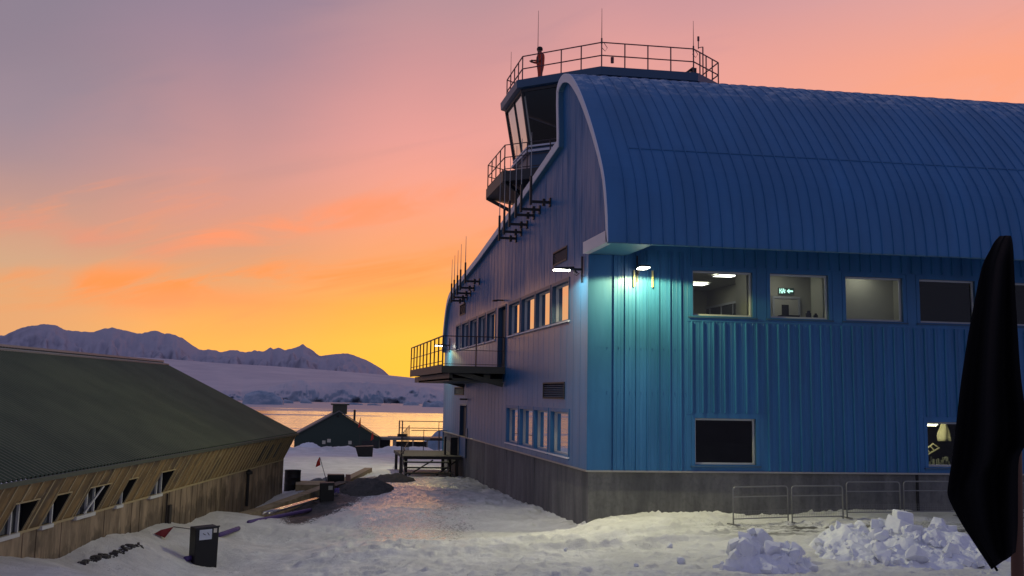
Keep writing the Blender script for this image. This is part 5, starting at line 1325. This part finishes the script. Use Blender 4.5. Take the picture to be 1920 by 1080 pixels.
# ------------------------------------------------------------------ the person on the tower roof
def person(x, y, z):
    o_ = []; E = []; R = []
    def V(p, r, par=None):
        o_.append(p); R.append(r)
        if par is not None: E.append((par, len(o_)-1))
        return len(o_)-1
    # facing -x (left), leaning slightly to the rail; +y away from the camera
    pel = V((0, 0, .95), .165); wst = V((-.01, 0, 1.12), .16, pel); cht = V((-.01, 0, 1.33), .175, wst); shl = V((0, 0, 1.46), .13, cht)
    nk = V((-.03, 0, 1.55), .065, shl); hd = V((-.05, 0, 1.62), .085, nk); h2 = V((-.055, 0, 1.70), .098, hd); h3 = V((-.05, 0, 1.77), .075, h2); V((-.15, 0, 1.66), .022, h2)
    for sgn in (-1, 1):
        hip = V((.0, .1*sgn, .88), .12, pel); kn = V((-.02+.03*sgn, .11*sgn, .48), .085, hip); an = V((.02+.05*sgn, .12*sgn, .10), .06, kn); V((-.13+.05*sgn, .13*sgn, .045), .045, an)
        s_ = V((.0, .19*sgn, 1.43), .085, shl); el_ = V((-.02 if sgn < 0 else .03, .25*sgn, 1.16), .062, s_)
        wr = V((-.25, .17*sgn, 1.13), .045, el_); pm = V((-.33, .14*sgn, 1.14), .038, wr)
        for k_ in range(4): f1 = V((-.385, .14*sgn+(k_-1.5)*.022, 1.15-.004*k_), .011, pm); V((-.42+.006*abs(k_-1), .14*sgn+(k_-1.5)*.02, 1.12), .009, f1)
        th = V((-.34, .10*sgn, 1.17), .012, pm); V((-.37, .085*sgn, 1.165), .010, th)
    me = bpy.data.meshes.new('person'); me.from_pydata(o_, E, []); me.update()
    ob = bpy.data.objects.new('person', me); C.objects.link(ob)
    R = [q*(1.22 if q > .05 else 1) for q in R]; sk = ob.modifiers.new('skin', 'SKIN')
    for i, r_ in enumerate(R): me.skin_vertices[0].data[i].radius = (r_, r_*(1.0))
    me.skin_vertices[0].data[0].use_root = True
    sb = ob.modifiers.new('sub', 'SUBSURF'); sb.levels = 2; sb.render_levels = 2
    bpy.context.view_layer.update()
    ev_ = ob.evaluated_get(bpy.context.evaluated_depsgraph_get()); nm = bpy.data.meshes.new_from_object(ev_); nm.name = 'person'
    ob.modifiers.clear(); ob.data = nm; nm.materials.clear()
    for m_ in (mat('orange_coverall', (.50, .055, .022), .8), mat('dark_skin', (.16, .085, .06), .6), M_BLACK): nm.materials.append(m_)  # head in one even dark tone
    for p_ in nm.polygons:
        c_ = p_.center; p_.use_smooth = True
        p_.material_index = 1 if c_.z > 1.545 else (2 if c_.z < .10 or (c_.x < -.30 and 1.05 < c_.z < 1.25) else 0)
    ob.location = (x, y, z)
    tag(ob, 'person in an orange coverall standing at the tower railing holding a camera', 'person')
    hr = MB(); N = 14
    hr.lathe((-.045, 0, 1.66), [(.13, .0), (.137, .04), (.13, .1), (.1, .15), (.05, .172), (.01, .176)], 16)
    hat = hr.build('hat', mat('dark_beanie', (.02, .016, .018), .9), ob, True); hat.location = (0, 0, 0)
    hat.data.transform(Matrix.Translation((x, y, z)))
    cm = MB(); cm.box(x-.44, x-.37, y-.08, y+.08, z+1.09, z+1.19); cm.tube([(x-.44, y, z+1.14), (x-.5, y, z+1.14)], .035, 12)
    tag(cm.build('handheld_camera', M_BLACK), 'small black camera held over the railing by the person', 'camera')
person(9.86, 49.75, 13.54)
